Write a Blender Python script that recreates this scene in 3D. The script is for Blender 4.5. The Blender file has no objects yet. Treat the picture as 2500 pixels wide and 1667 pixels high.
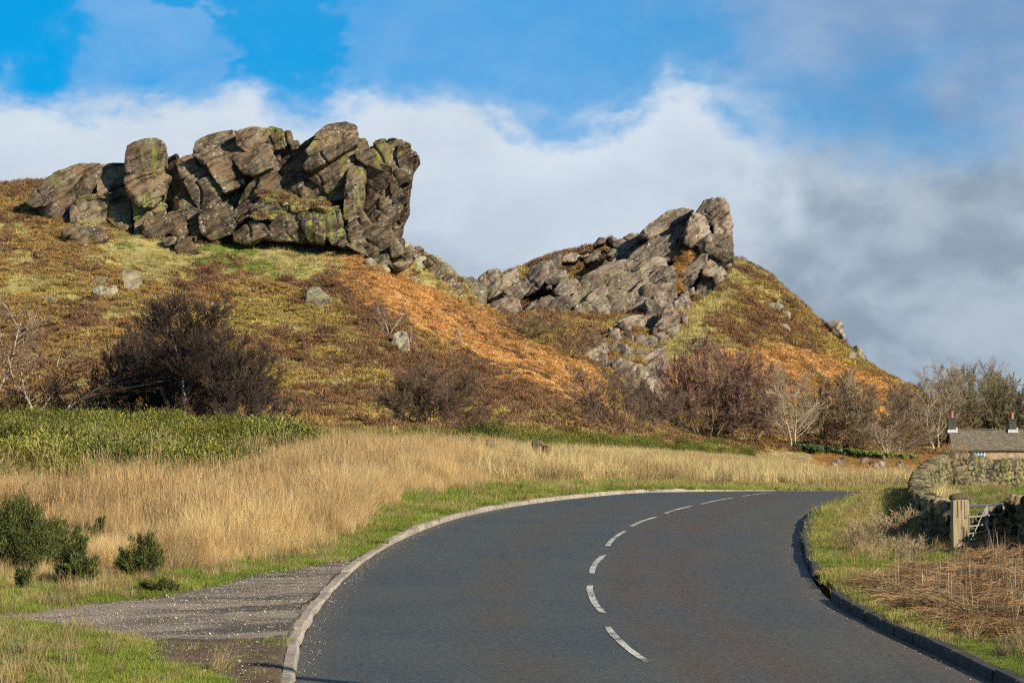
import bpy, bmesh, math, random
import numpy as np
from mathutils import Vector, Matrix

random.seed(7)
RNG = np.random.default_rng(11)
SC = bpy.context.scene
COL = SC.collection
R = math.radians

# ------------------------------------------------------------------ camera
FPX = 6800.0
PITCH = math.atan((1110.0 - 833.5) / FPX)
cam_data = bpy.data.cameras.new('camera')
cam_data.sensor_width = 36.0
cam_data.lens = FPX / 2500.0 * 36.0
cam_data.clip_start = 0.5
cam_data.clip_end = 9000.0
cam = bpy.data.objects.new('camera', cam_data)
COL.objects.link(cam)
cam.location = (0, 0, 0)
cam.rotation_euler = (R(90) + PITCH, 0, 0)
SC.camera = cam

# ------------------------------------------------------------------ light
SUN_DIR = Vector((0.68, -0.64, 0.43)).normalized()      # towards the sun
SUN_EL = math.asin(SUN_DIR.z)
SUN_AZ = math.atan2(SUN_DIR.x, SUN_DIR.y)
sun_data = bpy.data.lights.new('sun', 'SUN')
sun_data.energy = 5.0
sun_data.angle = R(0.5)
sun_data.color = (1.0, 0.88, 0.69)
sun = bpy.data.objects.new('sun', sun_data)
COL.objects.link(sun)
sun.rotation_euler = (-SUN_DIR).to_track_quat('-Z', 'Y').to_euler()

SC.view_settings.view_transform = 'Standard'
SC.view_settings.look = 'None'
SC.view_settings.exposure = 0.55
SC.view_settings.gamma = 1.0
SC.view_settings.use_curve_mapping = False
SC.render.engine = 'CYCLES'
SC.cycles.max_bounces = 5
SC.cycles.diffuse_bounces = 2
SC.cycles.glossy_bounces = 2
SC.cycles.transparent_max_bounces = 4
SC.cycles.use_adaptive_sampling = True
SC.cycles.adaptive_threshold = 0.02
SC.cycles.filter_width = 1.2
SC.cycles.use_denoising = False


class NT:
    """small helper to write node trees"""
    def __init__(s, tree):
        s.t = tree
        s.n = tree.nodes
        s.l = tree.links
    def node(s, typ, **kw):
        n = s.n.new(typ)
        for k, v in kw.items():
            setattr(n, k, v)
        return n
    def inp(s, sock, v):
        if isinstance(v, bpy.types.NodeSocket):
            s.l.new(v, sock)
        elif v is not None:
            if hasattr(sock, 'default_value'):
                dv = sock.default_value
                if hasattr(dv, '__len__'):
                    v = tuple(v) if hasattr(v, '__len__') else (v,) * len(dv)
                    if len(dv) == 4 and len(v) == 3:
                        v = v + (1.0,)
                sock.default_value = v
    def math(s, op, a, b=None, c=None, clamp=False):
        n = s.node('ShaderNodeMath', operation=op, use_clamp=clamp)
        s.inp(n.inputs[0], a)
        s.inp(n.inputs[1], b)
        s.inp(n.inputs[2], c)
        return n.outputs[0]
    def vmath(s, op, a, b=None):
        n = s.node('ShaderNodeVectorMath', operation=op)
        s.inp(n.inputs[0], a)
        s.inp(n.inputs[1], b)
        return n.outputs[1] if op in ('DOT_PRODUCT', 'LENGTH') else n.outputs[0]
    def mapr(s, v, a, b, c=0.0, d=1.0, smooth=True):
        n = s.node('ShaderNodeMapRange')
        n.interpolation_type = 'SMOOTHSTEP' if smooth else 'LINEAR'
        for i, q in enumerate((v, a, b, c, d)):
            s.inp(n.inputs[i], q)
        return n.outputs[0]
    def noise(s, vec, scale, detail=4.0, rough=0.55, dist=0.0):
        n = s.node('ShaderNodeTexNoise')
        s.inp(n.inputs['Vector'], vec)
        n.inputs['Scale'].default_value = scale
        n.inputs['Detail'].default_value = detail
        n.inputs['Roughness'].default_value = rough
        n.inputs['Distortion'].default_value = dist
        return n.outputs['Fac']
    def mix(s, f, a, b, mode='MIX'):
        n = s.node('ShaderNodeMix', data_type='RGBA', blend_type=mode)
        s.inp(n.inputs['Factor'], f)
        s.inp(n.inputs['A'], a)
        s.inp(n.inputs['B'], b)
        return n.outputs['Result']
    def mapping(s, vec, scale=(1, 1, 1), rot=(0, 0, 0), loc=(0, 0, 0)):
        n = s.node('ShaderNodeMapping')
        s.inp(n.inputs['Vector'], vec)
        n.inputs['Scale'].default_value = scale
        n.inputs['Rotation'].default_value = rot
        n.inputs['Location'].default_value = loc
        return n.outputs[0]
    def curve(s, v, pts):
        n = s.node('ShaderNodeFloatCurve')
        c = n.mapping.curves[0]
        while len(c.points) > 2:
            c.points.remove(c.points[1])
        c.points[0].location = pts[0]
        c.points[1].location = pts[-1]
        for p in pts[1:-1]:
            c.points.new(*p)
        n.mapping.update()
        s.inp(n.inputs['Value'], v)
        return n.outputs[0]


# ------------------------------------------------------------------ sky
world = bpy.data.worlds.new('World')
SC.world = world
world.use_nodes = True
w = NT(world.node_tree)
w.n.clear()
tc = w.node('ShaderNodeTexCoord')
DIRV = tc.outputs['Generated']
sep = w.node('ShaderNodeSeparateXYZ')
w.l.new(DIRV, sep.inputs[0])
az = w.math('ARCTAN2', sep.outputs[0], sep.outputs[1])
el = w.math('ARCSINE', sep.outputs[2])
# deep clear blue: the sky model looked up a little higher than the view line
sky = w.node('ShaderNodeTexSky', sky_type='NISHITA')
sky.sun_disc = False
sky.sun_elevation = SUN_EL
sky.sun_rotation = SUN_AZ
sky.altitude = 350
sky.air_density = 1.0
sky.dust_density = 0.3
sky.ozone_density = 3.0
up = w.vmath('ADD', DIRV, (0, 0, 0.35))
w.l.new(w.vmath('NORMALIZE', up), sky.inputs['Vector'])
hs = w.node('ShaderNodeHueSaturation')
hs.inputs['Saturation'].default_value = 1.45
hs.inputs['Value'].default_value = 1.0
w.l.new(sky.outputs[0], hs.inputs['Color'])
skycol = w.mix(1.0, hs.outputs[0], (0.45, 2.25, 1.75), 'MULTIPLY')
bg1 = w.node('ShaderNodeBackground')
w.l.new(skycol, bg1.inputs[0])
bg1.inputs[1].default_value = 0.088
# clouds, laid out by azimuth and elevation
ce = w.node('ShaderNodeCombineXYZ')
w.l.new(az, ce.inputs[0])
w.l.new(w.math('MULTIPLY', el, 1.5), ce.inputs[1])
cv = ce.outputs[0]
n_big = w.noise(cv, 9.0, 5, 0.55)
n_mid = w.noise(w.vmath('ADD', cv, (3.1, 1.7, 0)), 26.0, 6, 0.58, 0.3)
n_fine = w.noise(w.vmath('ADD', cv, (7.7, 4.1, 0)), 70.0, 5, 0.6)
def azp(u):
    return ((u - 1250.0) / FPX + 0.25) / 0.5
def elp(v):
    return (1110.0 - v) / FPX
edge = w.curve(w.math('MULTIPLY_ADD', az, 2.0, 0.5),
               [(0, 0.46), (azp(0), elp(228) * 4), (azp(230), elp(240) * 4), (azp(400), elp(200) * 4), (azp(580), elp(195) * 4),
                (azp(700), elp(235) * 4), (azp(900), elp(212) * 4), (azp(1150), elp(205) * 4), (azp(1290), elp(268) * 4),
                (azp(1420), elp(290) * 4), (azp(1560), elp(235) * 4), (azp(1680), elp(165) * 4), (azp(1780), elp(215) * 4),
                (azp(1900), elp(250) * 4), (azp(2080), elp(240) * 4), (azp(2300), elp(235) * 4), (1, 0.50)])
edge = w.math('MULTIPLY', edge, 0.25)
h = w.math('SUBTRACT', edge, el)                               # > 0 inside the bank
h = w.math('ADD', h, w.math('MULTIPLY_ADD', n_mid, 0.040, -0.020))
h = w.math('ADD', h, w.math('MULTIPLY_ADD', n_fine, 0.010, -0.005))
bank = w.mapr(h, -0.006, w.mapr(az, 0.06, 0.12, 0.013, 0.035))
# thin veil above the bank
azw = w.math('ADD', az, w.math('MULTIPLY_ADD', n_mid, 0.13, -0.065))
azw = w.math('ADD', azw, w.math('MULTIPLY_ADD', n_big, 0.20, -0.10))
azw = w.math('ADD', azw, w.math('MULTIPLY_ADD', el, -0.25, 0.035))
veil = w.curve(w.math('MULTIPLY_ADD', azw, 2.0, 0.5),
               [(0, 0.4), (azp(0), 0.02), (azp(120), 0.10), (azp(300), 0.62), (azp(480), 0.60), (azp(590), 0.08), (azp(720), 0.12),
                (azp(850), 0.56), (azp(1250), 0.55), (azp(1500), 0.52), (azp(1800), 0.84), (azp(2100), 0.97), (1, 0.9)])
veil = w.math('MULTIPLY', veil, w.mapr(n_big, 0.25, 0.62, 0.55, 1.15), clamp=True)
veil = w.math('MULTIPLY', veil, w.mapr(n_mid, 0.25, 0.65, 0.72, 1.05), clamp=True)
mask = w.math('MAXIMUM', bank, veil)
# higher up, out of view: broken cloud, made dark to lower the ambient light
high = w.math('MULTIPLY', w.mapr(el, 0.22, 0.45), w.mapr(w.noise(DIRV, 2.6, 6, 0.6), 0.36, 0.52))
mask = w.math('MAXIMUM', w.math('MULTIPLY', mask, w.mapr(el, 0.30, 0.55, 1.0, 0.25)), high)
# cloud brightness: white crest, greyer below, slate to the east
lum = w.mapr(h, 0.0, 0.075, 1.0, 0.55)
crest = w.mapr(w.math('ABSOLUTE', w.math('SUBTRACT', h, 0.017)), 0.0, 0.03, 1.0, 0.0)
east = w.mapr(w.math('ADD', w.math('ADD', az, w.math('MULTIPLY_ADD', n_mid, 0.16, -0.08)), w.math('MULTIPLY', el, -0.25)), 0.035, 0.115)
c_white = (0.50, 0.565, 0.635)
c_grey = (0.31, 0.375, 0.455)
c_slate = (0.205, 0.265, 0.335)
c_bank = w.mix(w.mapr(h, 0.004, 0.058), c_white, c_grey)
wisp = w.mapr(w.noise(w.vmath('ADD', cv, (5.3, 2.2, 0)), 24.0, 6, 0.55, 0.2), 0.36, 0.68)
billow = w.mapr(w.noise(w.vmath('ADD', cv, (1.3, 9.2, 0)), 15.0, 4, 0.5, 0.4), 0.36, 0.64)
c_bank = w.mix(w.math('MULTIPLY', billow, 0.72), c_bank, (0.435, 0.50, 0.57))
c_bank = w.mix(w.math('MULTIPLY', w.math('MULTIPLY', east, w.mapr(w.math('ADD', h, w.mapr(az, 0.07, 0.13, 0.0, 0.06)), 0.012, 0.055)), 1.0, clamp=True), c_bank, w.mix(wisp, c_slate, (0.235, 0.295, 0.36)))
c_bank = w.mix(w.math('MULTIPLY', wisp, 0.28), c_bank, (0.58, 0.64, 0.70))
c_veil = w.mix(w.mapr(az, 0.0, 0.14), (0.150, 0.325, 0.59), (0.150, 0.255, 0.42))
c_veil = w.mix(w.math('MULTIPLY', wisp, 0.22), c_veil, (0.42, 0.52, 0.64))
c_cloud = w.mix(bank, c_veil, c_bank)
c_cloud = w.mix(w.mapr(el, 0.22, 0.5), c_cloud, (0.090, 0.110, 0.140))  # overhead cloud colour kept dark so the unseen sky lights less
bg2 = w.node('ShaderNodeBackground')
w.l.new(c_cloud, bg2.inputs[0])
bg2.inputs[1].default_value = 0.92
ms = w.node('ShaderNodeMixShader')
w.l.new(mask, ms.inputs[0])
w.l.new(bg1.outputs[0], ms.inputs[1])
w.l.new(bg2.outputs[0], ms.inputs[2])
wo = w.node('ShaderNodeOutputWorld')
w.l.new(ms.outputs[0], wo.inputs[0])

# ------------------------------------------------------------------ numbers
def hashf(ix, iy, iz, s):
    h = (ix * 374761393 + iy * 668265263 + iz * 2147483647 + s * 1274126177) & 0xFFFFFFFF
    h = ((h ^ (h >> 13)) * 1274126177) & 0xFFFFFFFF
    h = ((h ^ (h >> 15)) * 2246822519) & 0xFFFFFFFF
    return ((h ^ (h >> 16)) & 0xFFFFFF).astype(np.float64) / 8388608.0 - 1.0

def vnoise(x, y, z, s=0):
    """value noise in -1..1"""
    x = np.asarray(x, float); y = np.asarray(y, float) + 0 * x; z = np.asarray(z, float) + 0 * x
    ix = np.floor(x).astype(np.int64); iy = np.floor(y).astype(np.int64); iz = np.floor(z).astype(np.int64)
    fx = x - ix; fy = y - iy; fz = z - iz
    fx = fx * fx * (3 - 2 * fx); fy = fy * fy * (3 - 2 * fy); fz = fz * fz * (3 - 2 * fz)
    out = 0
    for a in (0, 1):
        wa = fx if a else 1 - fx
        for b in (0, 1):
            wb = fy if b else 1 - fy
            for c in (0, 1):
                wc = fz if c else 1 - fz
                out = out + wa * wb * wc * hashf(ix + a, iy + b, iz + c, s)
    return out

def fbm(x, y, z, oct=4, s=0, gain=0.5):
    o = 0; a = 1.0; f = 1.0; t = 0
    for k in range(oct):
        o = o + a * vnoise(np.asarray(x) * f, np.asarray(y) * f, np.asarray(z) * f, s + k)
        t += a; a *= gain; f *= 2.03
    return o / t * 1.6

def sstep(x, a, b):
    t = np.clip((x - a) / (b - a), 0, 1)
    return t * t * (3 - 2 * t)

def catmull(xk, yk, x):
    """smooth monotone-ish interpolation: cubic hermite with limited slopes"""
    xk = np.asarray(xk, float); yk = np.asarray(yk, float)
    dx = np.diff(xk)
    dy = np.diff(yk, axis=0) / (dx if yk.ndim == 1 else dx[:, None])
    m = np.zeros_like(yk)
    m[1:-1] = (dy[:-1] + dy[1:]) / 2
    m[0] = dy[0]; m[-1] = dy[-1]
    lim = 2.0 * np.minimum(np.abs(dy[:-1]), np.abs(dy[1:]))
    same = (dy[:-1] * dy[1:]) > 0
    m[1:-1] = np.where(same, np.sign(m[1:-1]) * np.minimum(np.abs(m[1:-1]), lim), m[1:-1] * 0.3)
    x = np.clip(x, xk[0], xk[-1])
    i = np.clip(np.searchsorted(xk, x, side='right') - 1, 0, len(xk) - 2)
    h = dx[i]; t = (x - xk[i]) / h
    t2 = t * t; t3 = t2 * t
    return ((2 * t3 - 3 * t2 + 1), (t3 - 2 * t2 + t) * h, (-2 * t3 + 3 * t2), (t3 - t2) * h, i, m)

def cubic1(xk, yk, x):
    yk = np.asarray(yk, float)
    a, b, c, d, i, m = catmull(xk, yk, np.asarray(x, float))
    return a * yk[i] + b * m[i] + c * yk[i + 1] + d * m[i + 1]

CP, SP = math.cos(PITCH), math.sin(PITCH)
def slope_of_row(v):
    yr = (833.5 - np.asarray(v, float)) / FPX
    return (SP + yr * CP) / (CP - yr * SP)
def P(u, v, d):
    """point of the place at photograph direction (u, v) and ground distance d"""
    yr = (833.5 - v) / FPX; xr = (u - 1250.0) / FPX
    q = d / (CP - yr * SP)
    return Vector((xr * q, d, (SP + yr * CP) * q))
def proj(x, y, z):
    f = y * CP + z * SP
    up_ = -y * SP + z * CP
    return 1250.0 + FPX * x / f, 833.5 - FPX * up_ / f

# ------------------------------------------------------------------ lie of the land
ZR_D = [-60, 0, 20, 29.9, 35.4, 41.5, 47.5, 53.3, 59, 64.9, 70.6, 76, 84, 92, 100, 118, 140]
ZR_Z = [-5.0, -3.3, -2.57, -2.22, -2.015, -1.788, -1.565, -1.38, -1.249, -1.150, -1.065, -1.010, -1.125, -1.27, -1.42, -1.8, -2.2]
def zroad(d):
    return cubic1(ZR_D, ZR_Z, d)
L_D = [-60, 0, 10, 20, 27.7, 31.8, 36.8, 43.7, 51.4, 60, 68, 77.1, 84, 90, 96, 102, 110, 118, 130]
L_X = [3.5, -.35, -1.0, -1.65, -2.15, -2.40, -2.50, -2.37, -1.80, -.71, 1.0, 4.0, 6.8, 9.7, 13, 17, 24, 34, 60]
R_D = [-60, 0, 10, 20, 28, 29.6, 34.9, 37.2, 43, 51.4, 57, 62, 68.3, 76, 82, 87, 92, 98, 103, 112]
R_X = [10.5, 6.1, 5.6, 5.2, 4.90, 4.78, 4.36, 4.28, 4.55, 5.33, 6.05, 6.95, 8.35, 10.8, 13.2, 16.0, 19.9, 26.5, 34, 60]
def xl(d): return cubic1(L_D, L_X, d)
def xr_(d): return cubic1(R_D, R_X, d)

def rdist(x, d):
    """signed distance outside the road edge (negative = on the road) and the side"""
    sl = (xl(d + .3) - xl(d - .3)) / .6
    sr = (xr_(d + .3) - xr_(d - .3)) / .6
    dl = (xl(d) - x) / np.sqrt(1 + sl * sl)
    dr = (x - xr_(d)) / np.sqrt(1 + sr * sr)
    dl = np.where(d > 122, 60.0, dl)
    dr = np.where(d > 108, -60.0, dr)
    return dl, dr

TD = [92, 110, 135, 165, 190, 215, 240, 265, 285, 310, 345, 380, 400, 430, 480]
TU = {
 -700: [1128, 1100, 1072, 1035, 985, 870, 720, 560, 480, 440, 430, 440, 450, 460, 480],
 -150: [1128, 1102, 1074, 1038, 985, 860, 700, 530, 470, 455, 500, 560, 600, 640, 700],
 0:    [1128, 1104, 1076, 1042, 985, 860, 690, 520, 463, 470, 520, 580, 620, 660, 720],
 90:   [1128, 1104, 1076, 1044, 988, 860, 690, 515, 448, 460, 520, 580, 620, 660, 720],
 300:  [1128, 1105, 1078, 1046, 990, 860, 690, 560, 470, 480, 540, 600, 640, 680, 730],
 600:  [1130, 1106, 1080, 1048, 992, 885, 735, 583, 470, 480, 560, 620, 660, 700, 740],
 900:  [1132, 1110, 1084, 1054, 1002, 905, 765, 622, 585, 600, 680, 740, 770, 790, 800],
 1000: [1134, 1112, 1086, 1056, 1012, 930, 815, 690, 630, 617, 690, 760, 780, 780, 790],
 1100: [1136, 1114, 1088, 1060, 1018, 950, 860, 760, 690, 672, 740, 775, 765, 740, 770],
 1190: [1138, 1116, 1091, 1064, 1026, 965, 890, 820, 785, 762, 785, 775, 740, 700, 740],
 1330: [1148, 1124, 1100, 1072, 1040, 985, 930, 875, 840, 805, 785, 765, 712, 645, 660],
 1480: [1162, 1138, 1115, 1095, 1078, 1055, 1020, 980, 945, 905, 845, 772, 690, 612, 630],
 1620: [1176, 1152, 1130, 1112, 1100, 1090, 1078, 1060, 1035, 990, 900, 775, 700, 640, 650],
 1700: [1182, 1158, 1138, 1122, 1111, 1102, 1092, 1080, 1062, 1020, 915, 780, 710, 655, 670],
 1790: [1186, 1162, 1144, 1130, 1120, 1111, 1104, 1095, 1078, 1040, 940, 805, 725, 640, 665],
 1900: [1190, 1168, 1152, 1141, 1133, 1126, 1120, 1113, 1102, 1068, 985, 860, 785, 698, 730],
 2000: [1192, 1172, 1158, 1148, 1141, 1135, 1129, 1122, 1111, 1082, 1025, 930, 870, 788, 810],
 2100: [1194, 1176, 1162, 1153, 1147, 1141, 1136, 1130, 1120, 1094, 1052, 990, 945, 882, 895],
 2250: [1196, 1180, 1165, 1158, 1152, 1148, 1144, 1139, 1130, 1112, 1082, 1045, 1015, 966, 975],
 2400: [1196, 1182, 1170, 1163, 1158, 1155, 1152, 1148, 1140, 1122, 1095, 1078, 1062, 1042, 1035],
 2900: [1196, 1184, 1172, 1166, 1162, 1160, 1158, 1155, 1150, 1138, 1120, 1100, 1090, 1080, 1075],
}
NU = [-700, 150, 1000, 1700, 2900]     # nearer ground, rows over the plane of the road, in metres
US = sorted(TU)
TZ = np.array([[slope_of_row(r) * d for r, d in zip(TU[u], TD)] for u in US])     # heights
near_d = [-60, 0, 20, 30, 40, 47, 54, 62, 70, 80]
def near_z(u, d):
    base = -3.3 + .0372 * d
    row_left = {47: 1318, 54: 1255, 62: 1208, 70: 1178, 80: 1150}
    if d <= 40:
        z = base + (0.02 if u < 1250 else 0.05)
    else:
        left = float(slope_of_row(row_left[d])) * d
        right = float(zroad(np.array([float(d)]))[0]) + 0.05
        t = float(sstep(np.array(float(u)), 1000, 1700))
        z = left * (1 - t) + right * t
    return z
NZ = np.array([[near_z(u, d) for d in near_d] for u in US])
ALLD = near_d + TD + [600, 900, 1500, 4000]
FZ = np.array([[r[-1] - 9, r[-1] - 22, -30.0, -60.0] for r in TZ])
ALLZ = np.concatenate([NZ, TZ, FZ], axis=1)          # (nu, nd)

def table(u, d):
    u = np.asarray(u, float); d = np.asarray(d, float)
    a, b, c, e, i, m = catmull(ALLD, ALLZ.T.copy(), d)
    # interpolate over distance for every column, then over direction
    ZT = ALLZ.T
    cols = a[:, None] * ZT[i] + b[:, None] * m[i] + c[:, None] * ZT[i + 1] + e[:, None] * m[i + 1]
    uk = np.array(US, float)
    uu = np.clip(u, uk[0], uk[-1])
    j = np.clip(np.searchsorted(uk, uu, side='right') - 1, 0, len(uk) - 2)
    n = np.arange(len(uu))
    j0 = np.clip(j - 1, 0, len(uk) - 1); j1 = j; j2 = j + 1; j3 = np.clip(j + 2, 0, len(uk) - 1)
    y0, y1, y2, y3 = cols[n, j0], cols[n, j1], cols[n, j2], cols[n, j3]
    h = uk[j2] - uk[j1]; t = (uu - uk[j1]) / h
    s1 = (y2 - y1) / h
    s0 = np.where(j0 == j1, s1, (y1 - y0) / np.maximum(uk[j1] - uk[j0], 1))
    s2 = np.where(j3 == j2, s1, (y3 - y2) / np.maximum(uk[j3] - uk[j2], 1))
    m1 = np.clip((s0 + s1) / 2, -2 * np.abs(s1) - .004, 2 * np.abs(s1) + .004)
    m2 = np.clip((s1 + s2) / 2, -2 * np.abs(s1) - .004, 2 * np.abs(s1) + .004)
    t2 = t * t; t3 = t2 * t
    return (2 * t3 - 3 * t2 + 1) * y1 + (t3 - 2 * t2 + t) * h * m1 + (3 * t2 - 2 * t3) * y2 + (t3 - t2) * h * m2

def ground(x, y):
    """height of the ground outside the carriageway"""
    x = np.atleast_1d(np.asarray(x, float)); y = np.atleast_1d(np.asarray(y, float))
    x, y = np.broadcast_arrays(x, y)
    sh = x.shape
    x = x.ravel(); y = y.ravel()
    u = 1250 + FPX * x / np.maximum(y, 15.0)
    z = table(u, y)
    amp = sstep(y, 150, 230)
    z = z + amp * (0.55 * fbm(x / 9, y / 9, 0, 4, 3) + 0.22 * fbm(x / 2.2, y / 2.2, 0, 3, 9))
    z = z + (1 - amp) * 0.05 * fbm(x / 1.8, y / 1.8, 0, 3, 5) * sstep(y, 5, 25)
    dl, dr = rdist(x, y)
    dist = np.maximum(dl, dr)
    far = sstep(y, 86, 112)
    t = sstep(dist, 0.1, 4.5)
    drop = sstep(y, 35.6, 37.2) * (1 - sstep(y, 47.2, 48.6)) * (dl > dr)
    zr = zroad(y) + 0.085 - .085 * drop + 0.02 * (1 - .8 * drop) * fbm(x / .8, y / .8, 0, 2, 21)
    use = (1 - t) * (1 - far)
    z = z * (1 - use) + zr * use
    return z.reshape(sh)

def g1(x, y):
    return float(ground(np.array([x]), np.array([y]))[0])

def depth_at(u, v, lo=20.0, hi=480.0):
    d = np.linspace(lo, hi, 1400)
    x = (u - 1250) / FPX * d
    z = ground(x, d)
    uu, vv = proj(x, d, z)
    k = np.where(vv <= v)[0]
    return float(d[k[0]]) if len(k) else hi

def on_ground(u, v, lo=20.0, hi=480.0):
    d = depth_at(u, v, lo, hi)
    p = P(u, v, d)
    return Vector((p.x, d, g1(p.x, d)))

def inpoly(u, v, poly):
    u = np.asarray(u); v = np.asarray(v)
    r = np.zeros(u.shape, bool)
    n = len(poly)
    for k in range(n):
        x1, y1 = poly[k]; x2, y2 = poly[(k + 1) % n]
        c = ((y1 > v) != (y2 > v))
        xi = (x2 - x1) * (v - y1) / ((y2 - y1) if y2 != y1 else 1e-9) + x1
        r ^= c & (u < xi)
    return r

# ------------------------------------------------------------------ object helpers
def tag(o, label=None, cat=None, group=None, kind=None):
    if label: o['label'] = label
    if cat: o['category'] = cat
    if group: o['group'] = group
    if kind: o['kind'] = kind
    return o

def empty(name, loc=(0, 0, 0), rz=0.0):
    o = bpy.data.objects.new(name, None)
    o.location = loc
    o.rotation_euler = (0, 0, rz)
    COL.objects.link(o)
    return o

def mesh_obj(name, me, mat, parent=None):
    o = bpy.data.objects.new(name, me)
    if mat is not None and len(me.materials) == 0:
        me.materials.append(mat)
    COL.objects.link(o)
    if parent is not None:
        o.parent = parent
    return o

def make_mesh(name, verts, faces, smooth=False, cols=None, colname='col'):
    """verts (n,3), faces (m,k) all of one size, or list"""
    me = bpy.data.meshes.new(name)
    v = np.ascontiguousarray(np.asarray(verts, np.float32))
    if isinstance(faces, np.ndarray):
        m, k = faces.shape
        me.vertices.add(len(v)); me.vertices.foreach_set('co', v.ravel())
        me.loops.add(m * k); me.loops.foreach_set('vertex_index', np.ascontiguousarray(faces.astype(np.int32)).ravel())
        me.polygons.add(m)
        me.polygons.foreach_set('loop_start', (np.arange(m) * k).astype(np.int32))
        me.polygons.foreach_set('use_smooth', np.full(m, smooth))
        me.update(calc_edges=True)
    else:
        me.from_pydata([tuple(p) for p in v], [], faces)
        if smooth:
            me.polygons.foreach_set('use_smooth', np.full(len(me.polygons), True))
        me.update()
    if cols is not None:
        a = me.attributes.new(colname, 'FLOAT_COLOR', 'POINT')
        c = np.ones((len(v), 4), np.float32); c[:, :cols.shape[1]] = cols
        a.data.foreach_set('color', c.ravel())
    return me

def grid_faces(nr, nc):
    i = np.arange(nr - 1)[:, None] * nc + np.arange(nc - 1)[None]
    i = i.ravel()
    return np.stack([i, i + 1, i + nc + 1, i + nc], 1)

def bm_obj(name, bm, mat, parent=None, smooth=False):
    me = bpy.data.meshes.new(name)
    bm.to_mesh(me); bm.free()
    if smooth:
        me.polygons.foreach_set('use_smooth', np.full(len(me.polygons), True))
    return mesh_obj(name, me, mat, parent)

def bm_box(bm, x0, x1, y0, y1, z0, z1, M=None, bev=0.0):
    vs = [bm.verts.new((x, y, z)) for x in (x0, x1) for y in (y0, y1) for z in (z0, z1)]
    f = [(0, 1, 3, 2), (4, 6, 7, 5), (0, 4, 5, 1), (2, 3, 7, 6), (0, 2, 6, 4), (1, 5, 7, 3)]
    fs = [bm.faces.new([vs[i] for i in q]) for q in f]
    if bev > 0:
        es = list({e for q in fs for e in q.edges})
        r = bmesh.ops.bevel(bm, geom=es, offset=bev, segments=1, affect='EDGES', profile=0.5)
        vs = list({v for q in r['faces'] for v in q.verts} | {v for v in vs if v.is_valid})
    if M is not None:
        bmesh.ops.transform(bm, matrix=M, verts=[v for v in vs if v.is_valid])
    return vs

def tube(bm, a, b, r0, r1=None, n=8):
    r1 = r0 if r1 is None else r1
    a = Vector(a); b = Vector(b)
    q = (b - a).to_track_quat('Z', 'Y')
    ra, rb = [], []
    for k in range(n):
        an = 2 * math.pi * k / n
        o = q @ Vector((math.cos(an), math.sin(an), 0))
        ra.append(bm.verts.new(a + o * r0)); rb.append(bm.verts.new(b + o * r1))
    for k in range(n):
        bm.faces.new((ra[k], ra[(k + 1) % n], rb[(k + 1) % n], rb[k]))
    bm.faces.new(ra[::-1]); bm.faces.new(rb)

# ------------------------------------------------------------------ materials
def new_mat(name):
    m = bpy.data.materials.new(name)
    m.use_nodes = True
    t = NT(m.node_tree)
    b = m.node_tree.nodes['Principled BSDF']
    b.inputs['Specular IOR Level'].default_value = 0.25
    return m, t, b

def bump(t, b, height, strength=0.5, dist=0.05):
    n = t.node('ShaderNodeBump')
    n.inputs['Strength'].default_value = strength
    n.inputs['Distance'].default_value = dist
    t.l.new(height, n.inputs['Height'])
    t.l.new(n.outputs[0], b.inputs['Normal'])
    return n

def plain(name, col, rough=0.7, metal=0.0, var=0.25, scale=12.0, bmp=0.2, spec=0.25):
    m, t, b = new_mat(name)
    pos = t.node('ShaderNodeNewGeometry').outputs['Position']
    n = t.noise(pos, scale, 5, 0.6)
    c = t.mix(t.mapr(n, 0.3, 0.7), tuple(q * (1 - var) for q in col), tuple(min(1, q * (1 + var)) for q in col))
    t.l.new(c, b.inputs['Base Color'])
    b.inputs['Roughness'].default_value = rough
    b.inputs['Metallic'].default_value = metal
    b.inputs['Specular IOR Level'].default_value = spec
    if bmp: bump(t, b, n, bmp, 0.02)
    return m

def tint_mat(name, rough=0.85, trans=0.0, spec=0.1):
    """colour carried by each tuft (instance attribute) times a per-blade shade"""
    m, t, b = new_mat(name)
    a = t.node('ShaderNodeAttribute', attribute_type='INSTANCER', attribute_name='tint')
    s = t.node('ShaderNodeAttribute', attribute_type='GEOMETRY', attribute_name='col')
    c = t.mix(1.0, a.outputs['Color'], s.outputs['Color'], 'MULTIPLY')
    t.l.new(c, b.inputs['Base Color'])
    b.inputs['Roughness'].default_value = rough
    b.inputs['Specular IOR Level'].default_value = spec
    if trans > 0:
        tr = t.node('ShaderNodeBsdfTranslucent')
        t.l.new(c, tr.inputs['Color'])
        mx = t.node('ShaderNodeMixShader')
        mx.inputs[0].default_value = trans
        out = [n for n in t.n if n.type == 'OUTPUT_MATERIAL'][0]
        t.l.new(b.outputs[0], mx.inputs[1]); t.l.new(tr.outputs[0], mx.inputs[2])
        t.l.new(mx.outputs[0], out.inputs[0])
    return m

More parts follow.
